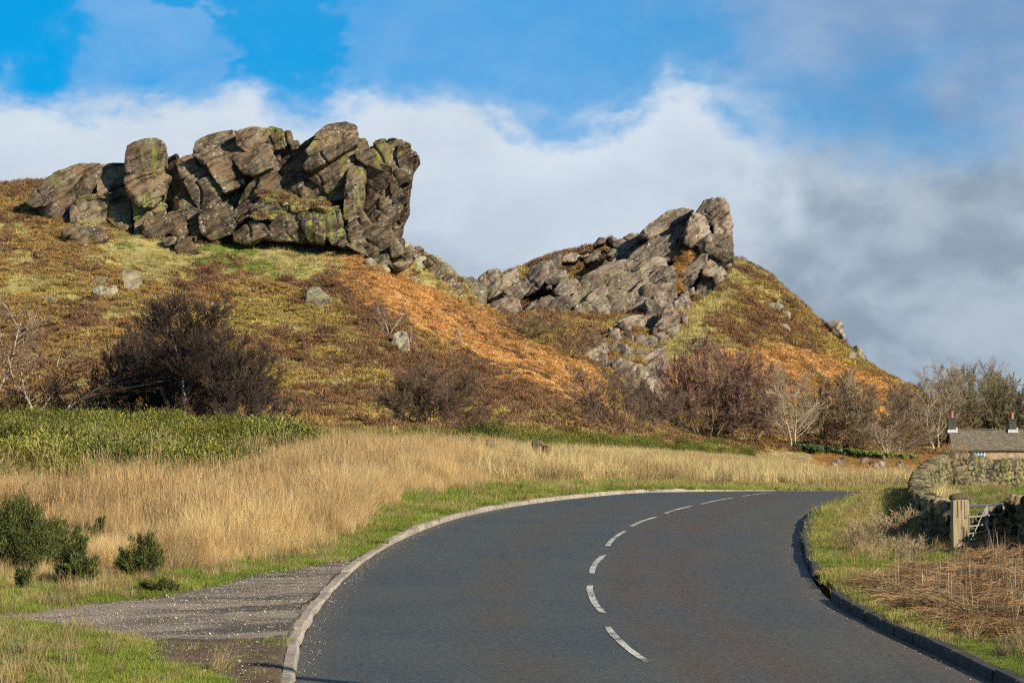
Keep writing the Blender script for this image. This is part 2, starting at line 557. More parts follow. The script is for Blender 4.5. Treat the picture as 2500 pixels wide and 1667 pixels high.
def rock_mat(name, dark, mid, warm, lichen=1.0, algae=1.0, dipang=30.0):
    m, t, b = new_mat(name)
    pos = t.node('ShaderNodeNewGeometry').outputs['Position']
    oi = t.node('ShaderNodeObjectInfo')
    off = t.vmath('ADD', pos, (0, 0, 0))
    n1 = t.noise(off, 0.45, 5, 0.6)
    bedv = t.mapping(t.mapping(pos, rot=(0, R(dipang), 0)), scale=(0.42, 0.8, 1.35))
    n2 = t.noise(bedv, 1.5, 7, 0.64, 0.5)
    n3 = t.noise(off, 9.0, 4, 0.6)
    c = t.mix(t.mapr(n1, 0.36, 0.64), mid, warm)
    c = t.mix(t.mapr(n2, 0.46, 0.66), c, dark)
    c = t.mix(t.mapr(t.noise(t.mapping(pos, scale=(1, 1, .45)), 0.62, 4, 0.6, .5), 0.52, 0.62, 0, .75), c, dark)
    # each block's own tone, spread wide to mimic lit and dark faces
    rv = t.mapr(oi.outputs['Random'], 0, 1, 0.58, 1.45, smooth=False)
    cc = t.node('ShaderNodeCombineColor')
    for k in range(3): t.l.new(rv, cc.inputs[k])
    c = t.mix(1.0, c, cc.outputs[0], 'MULTIPLY')
    # bedding: fine dark lines along the tilt of the beds
    st = t.mapping(t.mapping(pos, rot=(0, R(dipang), 0)), scale=(0.35, 0.35, 2.6))
    sn = t.noise(st, 1.0, 5, 0.6, 1.0)
    c = t.mix(t.mapr(sn, 0.54, 0.70, 0.0, 0.65), c, tuple(q * 0.6 for q in dark))
    # pale crust lichens
    l1 = t.noise(off, 4.2, 7, 0.8)
    l2 = t.noise(off, 0.8, 3, 0.5)
    lm = t.math('MULTIPLY', t.mapr(l1, 0.535, 0.60), t.mapr(l2, 0.46, 0.60))
    c = t.mix(t.math('MULTIPLY', lm, 0.85 * lichen, clamp=True), c, (0.50, 0.47, 0.38))
    # algae streaks that run down the face
    sv = t.mapping(pos, scale=(1.5, 1.5, 0.11))
    a1 = t.noise(sv, 1.5, 4, 0.6)
    a2 = t.noise(off, 0.16, 2, 0.5)
    am = t.math('MULTIPLY', t.mapr(a1, 0.50, 0.66), t.mapr(a2, 0.50, 0.60))
    c = t.mix(t.math('MULTIPLY', am, 0.75 * algae, clamp=True), c, (0.20, 0.21, 0.045))
    t.l.new(c, b.inputs['Base Color'])
    b.inputs['Roughness'].default_value = 0.9
    b.inputs['Specular IOR Level'].default_value = 0.15
    n4 = t.noise(off, 2.3, 5, 0.6)
    hh = t.math('ADD', t.math('ADD', t.math('MULTIPLY', n2, 0.8), t.math('MULTIPLY', n4, 0.5)), t.math('MULTIPLY', n3, 0.35))
    hh = t.math('SUBTRACT', hh, t.math('MULTIPLY', t.mapr(sn, 0.54, 0.70), 0.7))
    bump(t, b, hh, 0.7, 0.12)
    return m

M_LROCK = rock_mat('gritstone brown', (0.032, 0.026, 0.019), (0.150, 0.120, 0.076), (0.155, 0.098, 0.060), 0.9, 1.5, 30)
M_RROCK = rock_mat('gritstone grey', (0.058, 0.048, 0.038), (0.215, 0.18, 0.135), (0.20, 0.135, 0.10), 1.1, 0.6, 38)
M_PROCK = rock_mat('gritstone pale', (0.085, 0.075, 0.05), (0.27, 0.245, 0.17), (0.24, 0.195, 0.125), 0.9, 0.6, 20)
M_WALL = rock_mat('wall stone', (0.050, 0.044, 0.026), (0.215, 0.185, 0.105), (0.215, 0.16, 0.085), 0.5, 1.3, 5)

def ground_mat():
    m, t, b = new_mat('turf and soil')
    a = t.node('ShaderNodeAttribute', attribute_type='GEOMETRY', attribute_name='col')
    pos = t.node('ShaderNodeNewGeometry').outputs['Position']
    n = t.noise(pos, 3.0, 6, 0.7)
    f = t.noise(pos, 22.0, 4, 0.7)
    k = t.math('MULTIPLY', t.mapr(n, 0.25, 0.75, 0.65, 1.3), t.mapr(f, 0.25, 0.75, 0.7, 1.3))
    cc = t.node('ShaderNodeCombineColor')
    for i in range(3): t.l.new(k, cc.inputs[i])
    c = t.mix(1.0, a.outputs['Color'], cc.outputs[0], 'MULTIPLY')
    t.l.new(c, b.inputs['Base Color'])
    b.inputs['Roughness'].default_value = 0.95
    b.inputs['Specular IOR Level'].default_value = 0.05
    bump(t, b, t.math('ADD', n, f), 0.9, 0.12)
    return m
M_GROUND = ground_mat()
# ------------------------------------------------------------------ what grows where
VERGE, TALL, GORSE, HEATH, BILB, PALE, BRACK, GREEN, DIRT, STEMS, FIELD, TRACK = range(12)
CC = np.array([
    (.235, .290, .048),   # verge
    (.66, .455, .215),    # tall dry grass
    (.150, .155, .035),   # gorse
    (.225, .125, .066),   # heather
    (.385, .275, .080),   # bilberry, moor grass
    (.56, .47, .185),     # pale hill grass
    (.66, .36, .135),    # bracken
    (.24, .29, .055),     # green hill grass
    (.25, .18, .125),   # mud
    (.20, .145, .085),    # dead stems
    (.64, .48, .225),    # rough field grass
    (.30, .25, .20),      # gravel
])
def line(pts, u):
    return np.interp(u, [p[0] for p in pts], [p[1] for p in pts])
FOOT = [(-300, 1432), (60, 1436), (230, 1440), (300, 1432), (400, 1428), (500, 1405), (640, 1368), (720, 1345), (800, 1326), (900, 1278), (960, 1240),
        (1020, 1212), (1100, 1196), (1200, 1184), (1300, 1178), (1500, 1172), (1700, 1178), (1900, 1186), (2100, 1190)]
GLO = [(-700, 1232), (0, 1230), (300, 1212), (500, 1200), (660, 1178), (740, 1136), (1000, 1116), (1200, 1106), (1350, 1112), (1500, 1108), (1700, 1113), (1850, 1119), (1880, 1100)]
GHI = [(-700, 1036), (650, 1044), (760, 1072), (900, 1080), (1100, 1087), (1300, 1087), (1500, 1083), (1700, 1098), (1850, 1108), (1880, 1110)]
TRACKP = [(912, 1346), (842, 1368), (612, 1406), (383, 1460), (230, 1478), (69, 1500), (-300, 1498), (-600, 1500), (-600, 1530), (-300, 1516), (0, 1514), (77, 1521), (191, 1532), (268, 1552),
          (383, 1560), (740, 1557), (745, 1520), (800, 1440), (900, 1375)]
DIRTP = [(370, 1552), (742, 1550), (735, 1720), (640, 1720), (560, 1656), (440, 1628), (350, 1606), (380, 1580)]
STEMP = [(2149, 1446), (2174, 1427), (2277, 1396), (2324, 1380), (2420, 1350), (2700, 1330), (2700, 1570), (2500, 1556), (2441, 1560), (2300, 1528), (2207, 1497), (2151, 1470)]
PALEP = [[(230, 540), (420, 585), (720, 580), (850, 640), (780, 690), (560, 680), (400, 690), (260, 640)],
         [(1655, 770), (1700, 660), (1790, 630), (1850, 665), (1760, 780), (1700, 870), (1640, 905), (1600, 860)],
         [(960, 590), (1010, 605), (1150, 690), (1180, 760), (1080, 720), (950, 650)]]
GREENP = [[(270, 590), (400, 620), (560, 660), (700, 690), (780, 660), (640, 600), (560, 580), (440, 600)]]
BRACKP = [[(845, 600), (940, 640), (1010, 690), (1130, 720), (1190, 768), (1300, 840), (1440, 900), (1490, 960), (1485, 1005), (1380, 985), (1290, 945), (1180, 885), (1080, 830), (960, 780), (860, 720), (820, 650)],
          [(1635, 700), (1660, 620), (1710, 610), (1700, 660), (1672, 740), (1690, 850), (1650, 900), (1625, 960), (1600, 900)],
          [(1850, 850), (1960, 850), (2080, 900), (2180, 940), (2260, 980), (2240, 1060), (2000, 1060), (1900, 960), (1800, 900)],
          [(1650, 880), (1800, 860), (1880, 930), (1900, 1000), (1700, 1010), (1640, 950)]]
HEATHP = [[(870, 850), (1100, 870), (1320, 950), (1400, 1020), (1200, 1000), (1000, 930), (880, 900)],
          [(620, 640), (700, 610), (880, 670), (920, 720), (1000, 760), (960, 800), (860, 740), (700, 690)],
          [(1360, 590), (1480, 580), (1440, 660), (1340, 670), (1250, 640)],
          [(0, 440), (120, 430), (100, 470), (0, 500)]]

def classify(x, y, z):
    u, v = proj(x, y, z)
    n1 = fbm(x / 2.6, y / 2.6, 0, 3, 31)
    n2 = fbm(x / 6.5, y / 6.5, 1.7, 3, 41)
    n3 = fbm(x / 1.1, y / 1.1, 4.2, 2, 51)
    hill = y > 160
    uw = u + n1 * 18 * hill + n3 * 6
    vw = v + n2 * 12 * hill + n3 * 4
    # the open hillside: patches of heather, bilberry and bleached grass along the fall of the slope
    q1 = fbm((x * .8 + y * .25) / 2.6, (y - x * .3) / 5.2, 2.0, 5, 61, .62)
    q2 = fbm((x * .8 + y * .25) / 1.9, (y - x * .3) / 3.6, 7.0, 5, 71, .62)
    c = np.full(len(u), BILB)
    olive = sstep(uw, 500, 640) * (1 - sstep(uw, 1000, 1120)) * .12
    c = np.where(q1 > 0.22 + olive, HEATH, c)
    c = np.where((q2 > 0.22) & (q1 < 0.32), PALE, c)
    for p in HEATHP: c = np.where(inpoly(uw, vw, p) & (q2 < .36), HEATH, c)
    for p in BRACKP: c = np.where(inpoly(uw, vw, p) & (q1 < .55), BRACK, c)
    for p in PALEP: c = np.where(inpoly(uw, vw, p) & (q1 < .42), PALE, c)
    for p in GREENP: c = np.where(inpoly(uw, vw, p) & (n1 > 0.02), GREEN, c)
    # foot of the hill and the flat ground
    lo = line(GLO, uw); hi = line(GHI, uw); ft = line(FOOT, u) + n3 * 8
    flat = (y < 330) & (v > np.maximum(hi, 1035))
    c = np.where(flat & (uw > 640), FIELD, c)
    c = np.where((vw > hi) & (vw < lo) & (y > 55) & (u < 1832) & (n2 > -.75), GORSE, c)
    tall = (vw >= lo) & (v < ft) & (y > 38)
    c = np.where(tall & (u < 1180 + 60 * n2), TALL, c)
    c = np.where(tall & (u >= 1180 + 60 * n2), FIELD, c)
    dl, dr = rdist(x, y)
    near = (v >= ft) & (y < 125)
    c = np.where(near, VERGE, c)
    c = np.where((y < 110) & (dl > 0) & (dl < 2.2 + n1 * .8) & (u > 900), VERGE, c)
    c = np.where((dr > 0) & (y < 110), VERGE, c)
    c = np.where((dr > 2.0 + .6 * n1) & (y < 100) & (n1 + .5 * n3 > .15), FIELD, c)
    c = np.where(inpoly(u + n3 * 40 + n1 * 20, v + n3 * 14, DIRTP) & (y < 40) & (n3 > -.8), DIRT, c)
    c = np.where(inpoly(u, v + n3 * 3, TRACKP) & (y < 60), TRACK, c)
    c = np.where(inpoly(u + n3 * 14, v + n3 * 8, STEMP) & (y < 60) & (dr > .8), STEMS, c)
    c = np.where((u > 2325) & (y > 44) & (y < 90) & (dr > 1.0) & (v < 1345), VERGE, c)
    return c, u, v

def class_color(c, x, y, s=0):
    col = CC[c].copy()
    n = fbm(x / 1.7, y / 1.7, 3, 3, 81 + s)
    m = fbm(x / 7, y / 7, 3, 2, 91 + s)
    col *= (1 + .22 * n)[:, None]
    dry = np.array([.50, .39, .16])
    k = (c == VERGE)
    f = sstep(fbm(x / .7, y / .9, 8, 4, 95) + .25 * m + .35 * (x > 0) - .15 * (y < 36) * (x < 0), -.2, .8)
    col = np.where(k[:, None], col * (1 - .7 * f[:, None]) + dry * .7 * f[:, None], col)
    k = (c == TALL)                                     # russet drifts in the tall grass
    f = (sstep(fbm(x / 5, y / 9, 4, 3, 97), -.1, .55) * sstep(y, 52, 62))[:, None] * .6
    col = np.where(k[:, None], col * (1 - f) + np.array([.50, .345, .17]) * f, col)
    k = (c == TALL)
    g = fbm(x / .55, y / .9, 4, 3, 107)
    col = np.where(k[:, None], col * (1 + .32 * g)[:, None], col)
    k = (c == BILB)
    f = sstep(m, -.35, .4)[:, None] * .7
    col = np.where(k[:, None], col * (1 - f) + np.array([.34, .19, .075]) * f, col)
    k = (c == BRACK)
    col = np.where(k[:, None], col * (1 + .25 * m)[:, None], col)
    k = (c == FIELD) & (x / y * FPX + 1250 > 1980) & (y > 120)
    col = np.where(k[:, None], np.array([.50, .27, .09]) * (1 + .2 * n)[:, None], col)
    return np.clip(col, 0.01, .9)

# ------------------------------------------------------------------ the ground sheet
def build_ground():
    a = np.concatenate([np.linspace(-.60, -.215, 22), np.linspace(-.205, .205, 400), np.linspace(.215, .60, 22)])
    ys = [6.0]
    while ys[-1] < 3500:
        q = ys[-1]
        st = 0.45 if q < 60 else (0.7 if q < 165 else (0.62 if q < 330 else (0.9 if q < 450 else q * .05)))
        if q < 18: st = 1.2
        ys.append(q + st)
    ys = np.array([-60, -30, -12, 0] + ys)
    Y = np.repeat(ys, len(a)); A = np.tile(a, len(ys))
    X = A * (np.maximum(Y, 4) + 6) * 1.0
    Z = ground(X, Y)
    dl, dr = rdist(X, Y)
    dist = np.maximum(dl, dr)
    low = (1 - sstep(dist, 2.3, 3.0)) * (1 - sstep(Y, 96, 112)) + 0.0
    Z = Z - 0.22 * low
    c, u, v = classify(X, Y, Z)
    col = class_color(c, X, Y) * 0.72
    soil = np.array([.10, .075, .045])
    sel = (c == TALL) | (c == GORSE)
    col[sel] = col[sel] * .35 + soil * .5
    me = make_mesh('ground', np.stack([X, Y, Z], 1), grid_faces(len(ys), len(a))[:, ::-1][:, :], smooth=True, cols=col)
    o = mesh_obj('ground', me, M_GROUND)
    tag(o, 'hillside and rough fields either side of the road', kind='structure')
    me.update()
    if me.polygons[len(me.polygons) // 2].normal.z < 0:
        me.flip_normals()
build_ground()

# ------------------------------------------------------------------ road
def resample(D, X, n, lo, hi):
    d = np.linspace(lo, hi, 3000)
    x = cubic1(D, X, d)
    s = np.concatenate([[0], np.cumsum(np.hypot(np.diff(d), np.diff(x)))])
    q = np.linspace(0, s[-1], n)
    return np.interp(q, s, x), np.interp(q, s, d), s[-1]

NRD = 420
lx, ly, llen = resample(L_D, L_X, NRD, -30, 122)
rx, ry, rlen = resample(R_D, R_X, NRD, -30, 107)
# match the two edges by distance along so that sections stay square to the road
def nearest_pairs():
    out = []
    last = 0
    for k in range(NRD):
        j0 = max(0, last); j1 = min(NRD, last + 14)
        k0, k1 = max(0, k - 2), min(NRD - 1, k + 2)
        tx, ty = lx[k1] - lx[k0], ly[k1] - ly[k0]
        dd = (rx[j0:j1] - lx[k]) * tx + (ry[j0:j1] - ly[k]) * ty
        j = j0 + int(np.argmin(np.abs(dd)))
        last = j
        out.append(j)
    return np.array(out)
PJ = nearest_pairs()
PJ = np.interp(np.arange(NRD), np.arange(NRD), np.convolve(np.pad(PJ.astype(float), 6, 'edge'), np.ones(13) / 13, 'valid'))
RX = np.interp(PJ, np.arange(NRD), rx); RY = np.interp(PJ, np.arange(NRD), ry)

def road_mat():
    m, t, b = new_mat('asphalt')
    pos = t.node('ShaderNodeNewGeometry').outputs['Position']
    a = t.node('ShaderNodeAttribute', attribute_type='GEOMETRY', attribute_name='col')
    sp = t.node('ShaderNodeSeparateColor'); t.l.new(a.outputs['Color'], sp.inputs[0])
    n = t.noise(pos, 0.35, 4, 0.6)
    f = t.noise(pos, 55.0, 3, 0.8)
    g = t.noise(pos, 130.0, 2, 0.7)
    c = t.mix(t.mapr(n, 0.35, 0.65), (0.060, 0.063, 0.058), (0.083, 0.081, 0.069))
    c = t.mix(sp.outputs[2], t.mix(1.0, c, (0.86, 1.0, 1.10), 'MULTIPLY'), t.mix(1.0, c, (1.05, 1.0, 0.95), 'MULTIPLY'))   # the two lanes were surfaced apart
    c = t.mix(t.math('MULTIPLY', sp.outputs[0], t.mapr(n, 0.2, 0.7, 0.5, 1.0)), c, (0.094, 0.060, 0.038))    # brown bands of dirt and worn binder
    c = t.mix(t.math('MULTIPLY', sp.outputs[1], t.mapr(f, 0.35, 0.6), clamp=True), c, (0.135, 0.112, 0.085))   # grit swept to the edge
    c = t.mix(t.mapr(f, 0.45, 0.72, 0.0, 0.55), c, (0.145, 0.140, 0.125))            # aggregate
    c = t.mix(t.mapr(g, 0.54, 0.70, 0.0, 0.65), c, (0.022, 0.023, 0.025))
    k = t.noise(pos, 16.0, 3, 0.9)
    c = t.mix(t.mapr(k, 0.50, 0.66, 0.0, 0.55), c, (0.150, 0.140, 0.115))
    c = t.mix(t.mapr(k, 0.36, 0.47, 0.60, 0.0), c, (0.028, 0.029, 0.028))
    w1 = t.noise(pos, 21.0, 2, 0.5)
    c = t.mix(t.mapr(w1, 0.745, 0.77), c, (0.40, 0.37, 0.32))                        # loose pale chips
    # long streaks and a few tar repairs
    stx = t.mapping(pos, scale=(2.2, 0.16, 1))
    sn = t.noise(stx, 1.2, 4, 0.6)
    c = t.mix(t.mapr(sn, 0.56, 0.74, 0, .40), c, (0.048, 0.048, 0.046))
    t.l.new(c, b.inputs['Base Color'])
    t.l.new(t.mapr(n, 0.3, 0.7, 0.55, 0.72), b.inputs['Roughness'])
    b.inputs['Specular IOR Level'].default_value = 0.35
    bump(t, b, t.math('ADD', f, g), 0.55, 0.012)
    return m
M_ROAD = road_mat()
NC = 41
S = np.linspace(0, 1, NC)
X = lx[:, None] * (1 - S) + RX[:, None] * S
Y = ly[:, None] * (1 - S) + RY[:, None] * S
Z = zroad(Y.ravel()).reshape(Y.shape) + 0.035 * (1 - (2 * S - 1) ** 2)[None] - 0.02
def band(c, w): return np.exp(-((S - c) / w) ** 2)
br = np.clip(0.9 * band(.60, .035) + 1.0 * band(.72, .055) + 0.6 * band(.34, .07) + .8 * band(1.0, .06) + .3 * band(.0, .05), 0, 1)
gr = np.clip(1.2 * band(0, .035) + 1.0 * band(1, .045), 0, 1)
cols = np.zeros((NRD * NC, 3))
cols[:, 0] = np.tile(br, NRD); cols[:, 1] = np.tile(gr, NRD); cols[:, 2] = np.tile(sstep(S, .50, .56), NRD)
me = make_mesh('road', np.stack([X.ravel(), Y.ravel(), Z.ravel()], 1), grid_faces(NRD, NC), True, cols)
road = mesh_obj('road', me, M_ROAD)
if me.polygons[100].normal.z < 0: me.flip_normals()
tag(road, 'dark grey two-lane road bending away to the right', kind='structure')

def road_z(x, y):
    """surface of the carriageway with its camber"""
    a = (x - xl(y)) / np.maximum(xr_(y) - xl(y), .1)
    return zroad(y) + 0.035 * (1 - (2 * np.clip(a, 0, 1) - 1) ** 2) - 0.02

def paint_mat():
    m, t, b = new_mat('worn road paint')
    pos = t.node('ShaderNodeNewGeometry').outputs['Position']
    f = t.noise(pos, 30.0, 5, 0.75)
    g = t.noise(pos, 3.0, 2, 0.5)
    k = t.math('ADD', f, t.math('MULTIPLY_ADD', g, 0.5, -0.25))
    c = t.mix(t.mapr(k, 0.47, 0.58), (0.58, 0.565, 0.51), (0.075, 0.075, 0.072))
    t.l.new(c, b.inputs['Base Color'])
    b.inputs['Roughness'].default_value = 0.7
    return m
M_PAINT = paint_mat()
def row_depth(u, v):
    """where the photograph direction meets the carriageway"""
    d = np.linspace(24, 82, 3000)
    x = (u - 1250) / FPX * d
    uu, vv = proj(x, d, zroad(d) + 0.01)
    return float(d[np.where(vv <= v)[0][0]]) if (vv <= v).any() else 78.0
DASH = [((1579, 1616), (1483, 1531)), ((1471, 1497), (1440, 1430)), ((1444, 1403), (1475, 1355)), ((1483, 1334), (1526, 1297)),
        ((1541, 1286), (1600, 1263)), ((1624, 1254), (1688, 1236)), ((1712, 1231), (1786, 1216)), ((1812, 1212), (1882, 1203))]
def dash_mesh(p, q, bend=0.0, w=0.10):
    n = 9
    vs, fs = [], []
    dx, dy = q[0] - p[0], q[1] - p[1]
    L = math.hypot(dx, dy); nx, ny = dy / L, -dx / L
    for k in range(n):
        t = k / (n - 1)
        cx = p[0] + dx * t + nx * bend * (1 - (2 * t - 1) ** 2)
        cy = p[1] + dy * t + ny * bend * (1 - (2 * t - 1) ** 2)
        for s in (-1, 1):
            jx = cx + nx * s * (w / 2 + random.uniform(-.006, .006)); jy = cy + ny * s * w / 2
            vs.append((jx, jy, float(road_z(np.array([jx]), np.array([jy]))[0]) + 0.006))
    fs = grid_faces(n, 2)
    return make_mesh('lane_dash', np.array(vs), fs)
ends = []
for (a, b_) in DASH:
    da = row_depth(*a); db = row_depth(*b_)
    p = ((a[0] - 1250) / FPX * da, da); q = ((b_[0] - 1250) / FPX * db, db)
    ends.append((p, q))
hx, hy = ends[-1][1]
head = math.atan2(ends[-1][1][0] - ends[-1][0][0], ends[-1][1][1] - ends[-1][0][1])
for k in range(5):                                           # on round the bend
    head += .07
    sx, sy = hx + 2 * math.sin(head), hy + 2 * math.cos(head)
    head += .10
    ex, ey = sx + 4 * math.sin(head), sy + 4 * math.cos(head)
    ends.append(((sx, sy), (ex, ey)))
    hx, hy = ex, ey
ends.insert(0, ((ends[0][0][0] + 1.35, ends[0][0][1] - 6), (ends[0][0][0] + .45, ends[0][0][1] - 2)))
for p, q in ends:
    me = dash_mesh(p, q, bend=-0.05, w=0.088)
    if me.polygons[2].normal.z < 0: me.flip_normals()
    mesh_obj('lane_dash', me, M_PAINT, road)

# ------------------------------------------------------------------ kerbs
def kerb_mat():
    m, t, b = new_mat('weathered concrete kerb')
    pos = t.node('ShaderNodeNewGeometry').outputs['Position']
    oi = t.node('ShaderNodeObjectInfo')
    n = t.noise(pos, 7.0, 6, 0.65)
    f = t.noise(pos, 45.0, 4, 0.7)
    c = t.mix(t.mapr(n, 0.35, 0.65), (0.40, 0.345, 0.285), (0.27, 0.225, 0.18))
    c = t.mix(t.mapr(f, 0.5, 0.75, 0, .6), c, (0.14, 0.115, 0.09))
    rv = t.mapr(oi.outputs['Random'], 0, 1, 0.8, 1.15, smooth=False)
    cc = t.node('ShaderNodeCombineColor')
    for k in range(3): t.l.new(rv, cc.inputs[k])
    c = t.mix(1.0, c, cc.outputs[0], 'MULTIPLY')
    t.l.new(c, b.inputs['Base Color'])
    b.inputs['Roughness'].default_value = 0.9
    bump(t, b, t.math('ADD', n, f), 0.5, 0.02)
    return m
M_KERB = kerb_mat()

M_KERB_SHADE = plain('concrete in painted shade', (.060, .056, .050), .85, 0, .3, 6.0, .3)  # kerb concrete darkened in its colour to stand for the grass shade
def kerb(side, Dk, Xk, lo, hi, width, height_fn, name, label, mat=None):
    root = empty(name)
    tag(root, label, kind='structure')
    d = np.linspace(lo, hi, 4000)
    x = cubic1(Dk, Xk, d)
    s = np.concatenate([[0], np.cumsum(np.hypot(np.diff(d), np.diff(x)))])
    L = 0.915; k = 0
    while (k + 1) * L < s[-1]:
        s0, s1 = k * L + .011, (k + 1) * L - .011
        k += 1
        x0, x1 = np.interp([s0, s1], s, x); y0, y1 = np.interp([s0, s1], s, d)
        h = height_fn((y0 + y1) / 2)
        if h is None: continue
        tx, ty = x1 - x0, y1 - y0
        l = math.hypot(tx, ty); nx, ny = (-ty / l, tx / l) if side < 0 else (ty / l, -tx / l)
        z0, z1 = float(zroad(y0)), float(zroad(y1))
        jz = RNG.uniform(-.012, .012); jo = RNG.uniform(-.014, .014)
        bm = bmesh.new()
        bev = 0.022
        # face to the road leans back a little, rounded nose
        prof = [(0.0, -0.15), (0.012, h - bev), (0.012 + bev, h), (width - .012, h + .004), (width, h - .01), (width, -0.15)]
        ra = [bm.verts.new((x0 + nx * (o + jo), y0 + ny * (o + jo), z0 - .02 + q + jz)) for o, q in prof]
        rb = [bm.verts.new((x1 + nx * (o + jo), y1 + ny * (o + jo), z1 - .02 + q + jz + RNG.uniform(-.003, .003))) for o, q in prof]
        for i in range(len(prof) - 1):
            bm.faces.new((ra[i], ra[i + 1], rb[i + 1], rb[i]))
        bm.faces.new(ra[::-1]); bm.faces.new(rb)
        bmesh.ops.recalc_face_normals(bm, faces=bm.faces)
        bm_obj('kerb_stone', bm, mat or M_KERB, root)
    return root
def hl(d):
    if 36.5 < d < 48: return 0.035
    if 48 <= d < 49.2: return 0.07
    return 0.085
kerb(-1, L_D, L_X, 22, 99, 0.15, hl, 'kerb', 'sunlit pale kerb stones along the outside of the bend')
def hr(d):
    if 37.6 < d < 40.8: return None
    return 0.12
kerb(1, R_D, R_X, 22, 92, 0.15, hr, 'kerb', 'kerb stones coloured dark for shade along the inside of the bend', M_KERB_SHADE)

# ------------------------------------------------------------------ verges: strips of turf behind the kerbs
def verge(side, xs, ys, label):
    tx = np.gradient(xs); ty = np.gradient(ys)
    l = np.hypot(tx, ty)
    nx, ny = (-ty / l, tx / l) if side < 0 else (ty / l, -tx / l)
    O = np.array([.10, .155, .22, .32, .5, .75, 1.0, 1.35, 1.75, 2.2, 2.7, 3.2])
    X = xs[:, None] + nx[:, None] * O; Y = ys[:, None] + ny[:, None] * O
    Z = ground(X.ravel(), Y.ravel()).reshape(X.shape)
    Z[:, 0] -= .07; Z[:, -1] -= .16; Z[:, -2] -= .02
    xf, yf, zf = X.ravel(), Y.ravel(), Z.ravel()
    c, u, v = classify(xf, yf, zf)
    col = class_color(c, xf, yf) * .72
    me = make_mesh('verge', np.stack([xf, yf, zf], 1), grid_faces(len(xs), len(O)), True, col)
    if me.polygons[60].normal.z < 0: me.flip_normals()
    tag(mesh_obj('verge', me, M_GROUND), label, kind='structure')
mk = (ly > 5) & (ly < 118)
verge(-1, lx[mk], ly[mk], 'grass verge on the outside of the bend')
mk = (ry > 5) & (ry < 105)
verge(1, rx[mk], ry[mk], 'grass verge on the inside of the bend')

# ------------------------------------------------------------------ gravel track on the left
def track_mat():
    m, t, b = new_mat('gravel track')
    pos = t.node('ShaderNodeNewGeometry').outputs['Position']
    st = t.mapping(t.mapping(pos, rot=(0, 0, R(-14))), scale=(0.30, 0.9, 1))
    n = t.noise(st, 1.3, 6, 0.7, 1.2)
    f = t.noise(pos, 26.0, 5, 0.75)
    g = t.noise(pos, 70.0, 3, 0.7)
    c = t.mix(t.mapr(n, 0.40, 0.66), (0.40, 0.32, 0.25), (0.20, 0.155, 0.12))
    c = t.mix(t.mapr(f, 0.50, 0.66, 0, .85), c, (0.46, 0.40, 0.34))
    c = t.mix(t.mapr(g, 0.55, 0.70, 0, .7), c, (0.06, 0.05, 0.04))
    sp = t.node('ShaderNodeSeparateXYZ'); t.l.new(pos, sp.inputs[0])
    old = t.math('MULTIPLY', t.mapr(sp.outputs[0], -5.5, -3.4), t.mapr(t.noise(st, 1.6, 5, .7), 0.46, 0.58, 0, .9))
    c = t.mix(old, c, (0.10, 0.092, 0.080))                   # remains of tarmac near the kerb
    t.l.new(c, b.inputs['Base Color'])
    b.inputs['Roughness'].default_value = 0.95
    bump(t, b, t.math('ADD', f, t.math('MULTIPLY', n, 1.5)), 1.0, 0.06)
    return m
up_line = [(-600, 1497), (-300, 1496), (69, 1500), (230, 1478), (383, 1460), (612, 1406), (842, 1368), (915, 1346)]
lo_line = [(-600, 1532), (-300, 1520), (0, 1516), (77, 1522), (191, 1533), (268, 1553), (383, 1562), (560, 1562), (745, 1560)]
def track():
    n, mrows = 140, 26
    vs = []
    tt = np.linspace(0, 1, n)
    def walk(pts):
        p = np.array(pts, float); s = np.concatenate([[0], np.cumsum(np.hypot(*np.diff(p, axis=0).T))])
        return np.interp(tt * s[-1], s, p[:, 0]), np.interp(tt * s[-1], s, p[:, 1])
    uu, vu = walk(up_line); ul, vl = walk(lo_line)
    A = np.zeros((n, 2)); B = np.zeros((n, 2))
    for k in range(n):
        p = on_ground(uu[k], vu[k], 24, 70); q = on_ground(ul[k], vl[k], 24, 70)
        A[k] = (p.x, p.y); B[k] = (q.x, q.y)
    edge = 0.22 * fbm(np.arange(n) / 3.0, 0 * tt, 0, 3, 5)
    A[:, 1] += edge; B[:, 1] -= 0.2 * fbm(np.arange(n) / 3.0, 0 * tt + 5, 0, 3, 6)
    tq = np.linspace(0, 1, mrows)
    X = A[:, None, 0] * (1 - tq) + B[:, None, 0] * tq
    Y = A[:, None, 1] * (1 - tq) + B[:, None, 1] * tq
    X = np.minimum(X, xl(Y) - 0.16)
    Z = ground(X.ravel(), Y.ravel()).reshape(X.shape) + 0.018 + .012 * fbm(X.ravel() * 1.2, Y.ravel() * 4, 0, 3, 8).reshape(X.shape)
    Z[:, 0] -= .05; Z[:, -1] -= .05
    me = make_mesh('gravel_track', np.stack([X.ravel(), Y.ravel(), Z.ravel()], 1), grid_faces(n, mrows), True)
    if me.polygons[300].normal.z < 0: me.flip_normals()
    tag(mesh_obj('gravel_track', me, track_mat()), 'rough gravel track leaving the road on the left', kind='structure')
track()
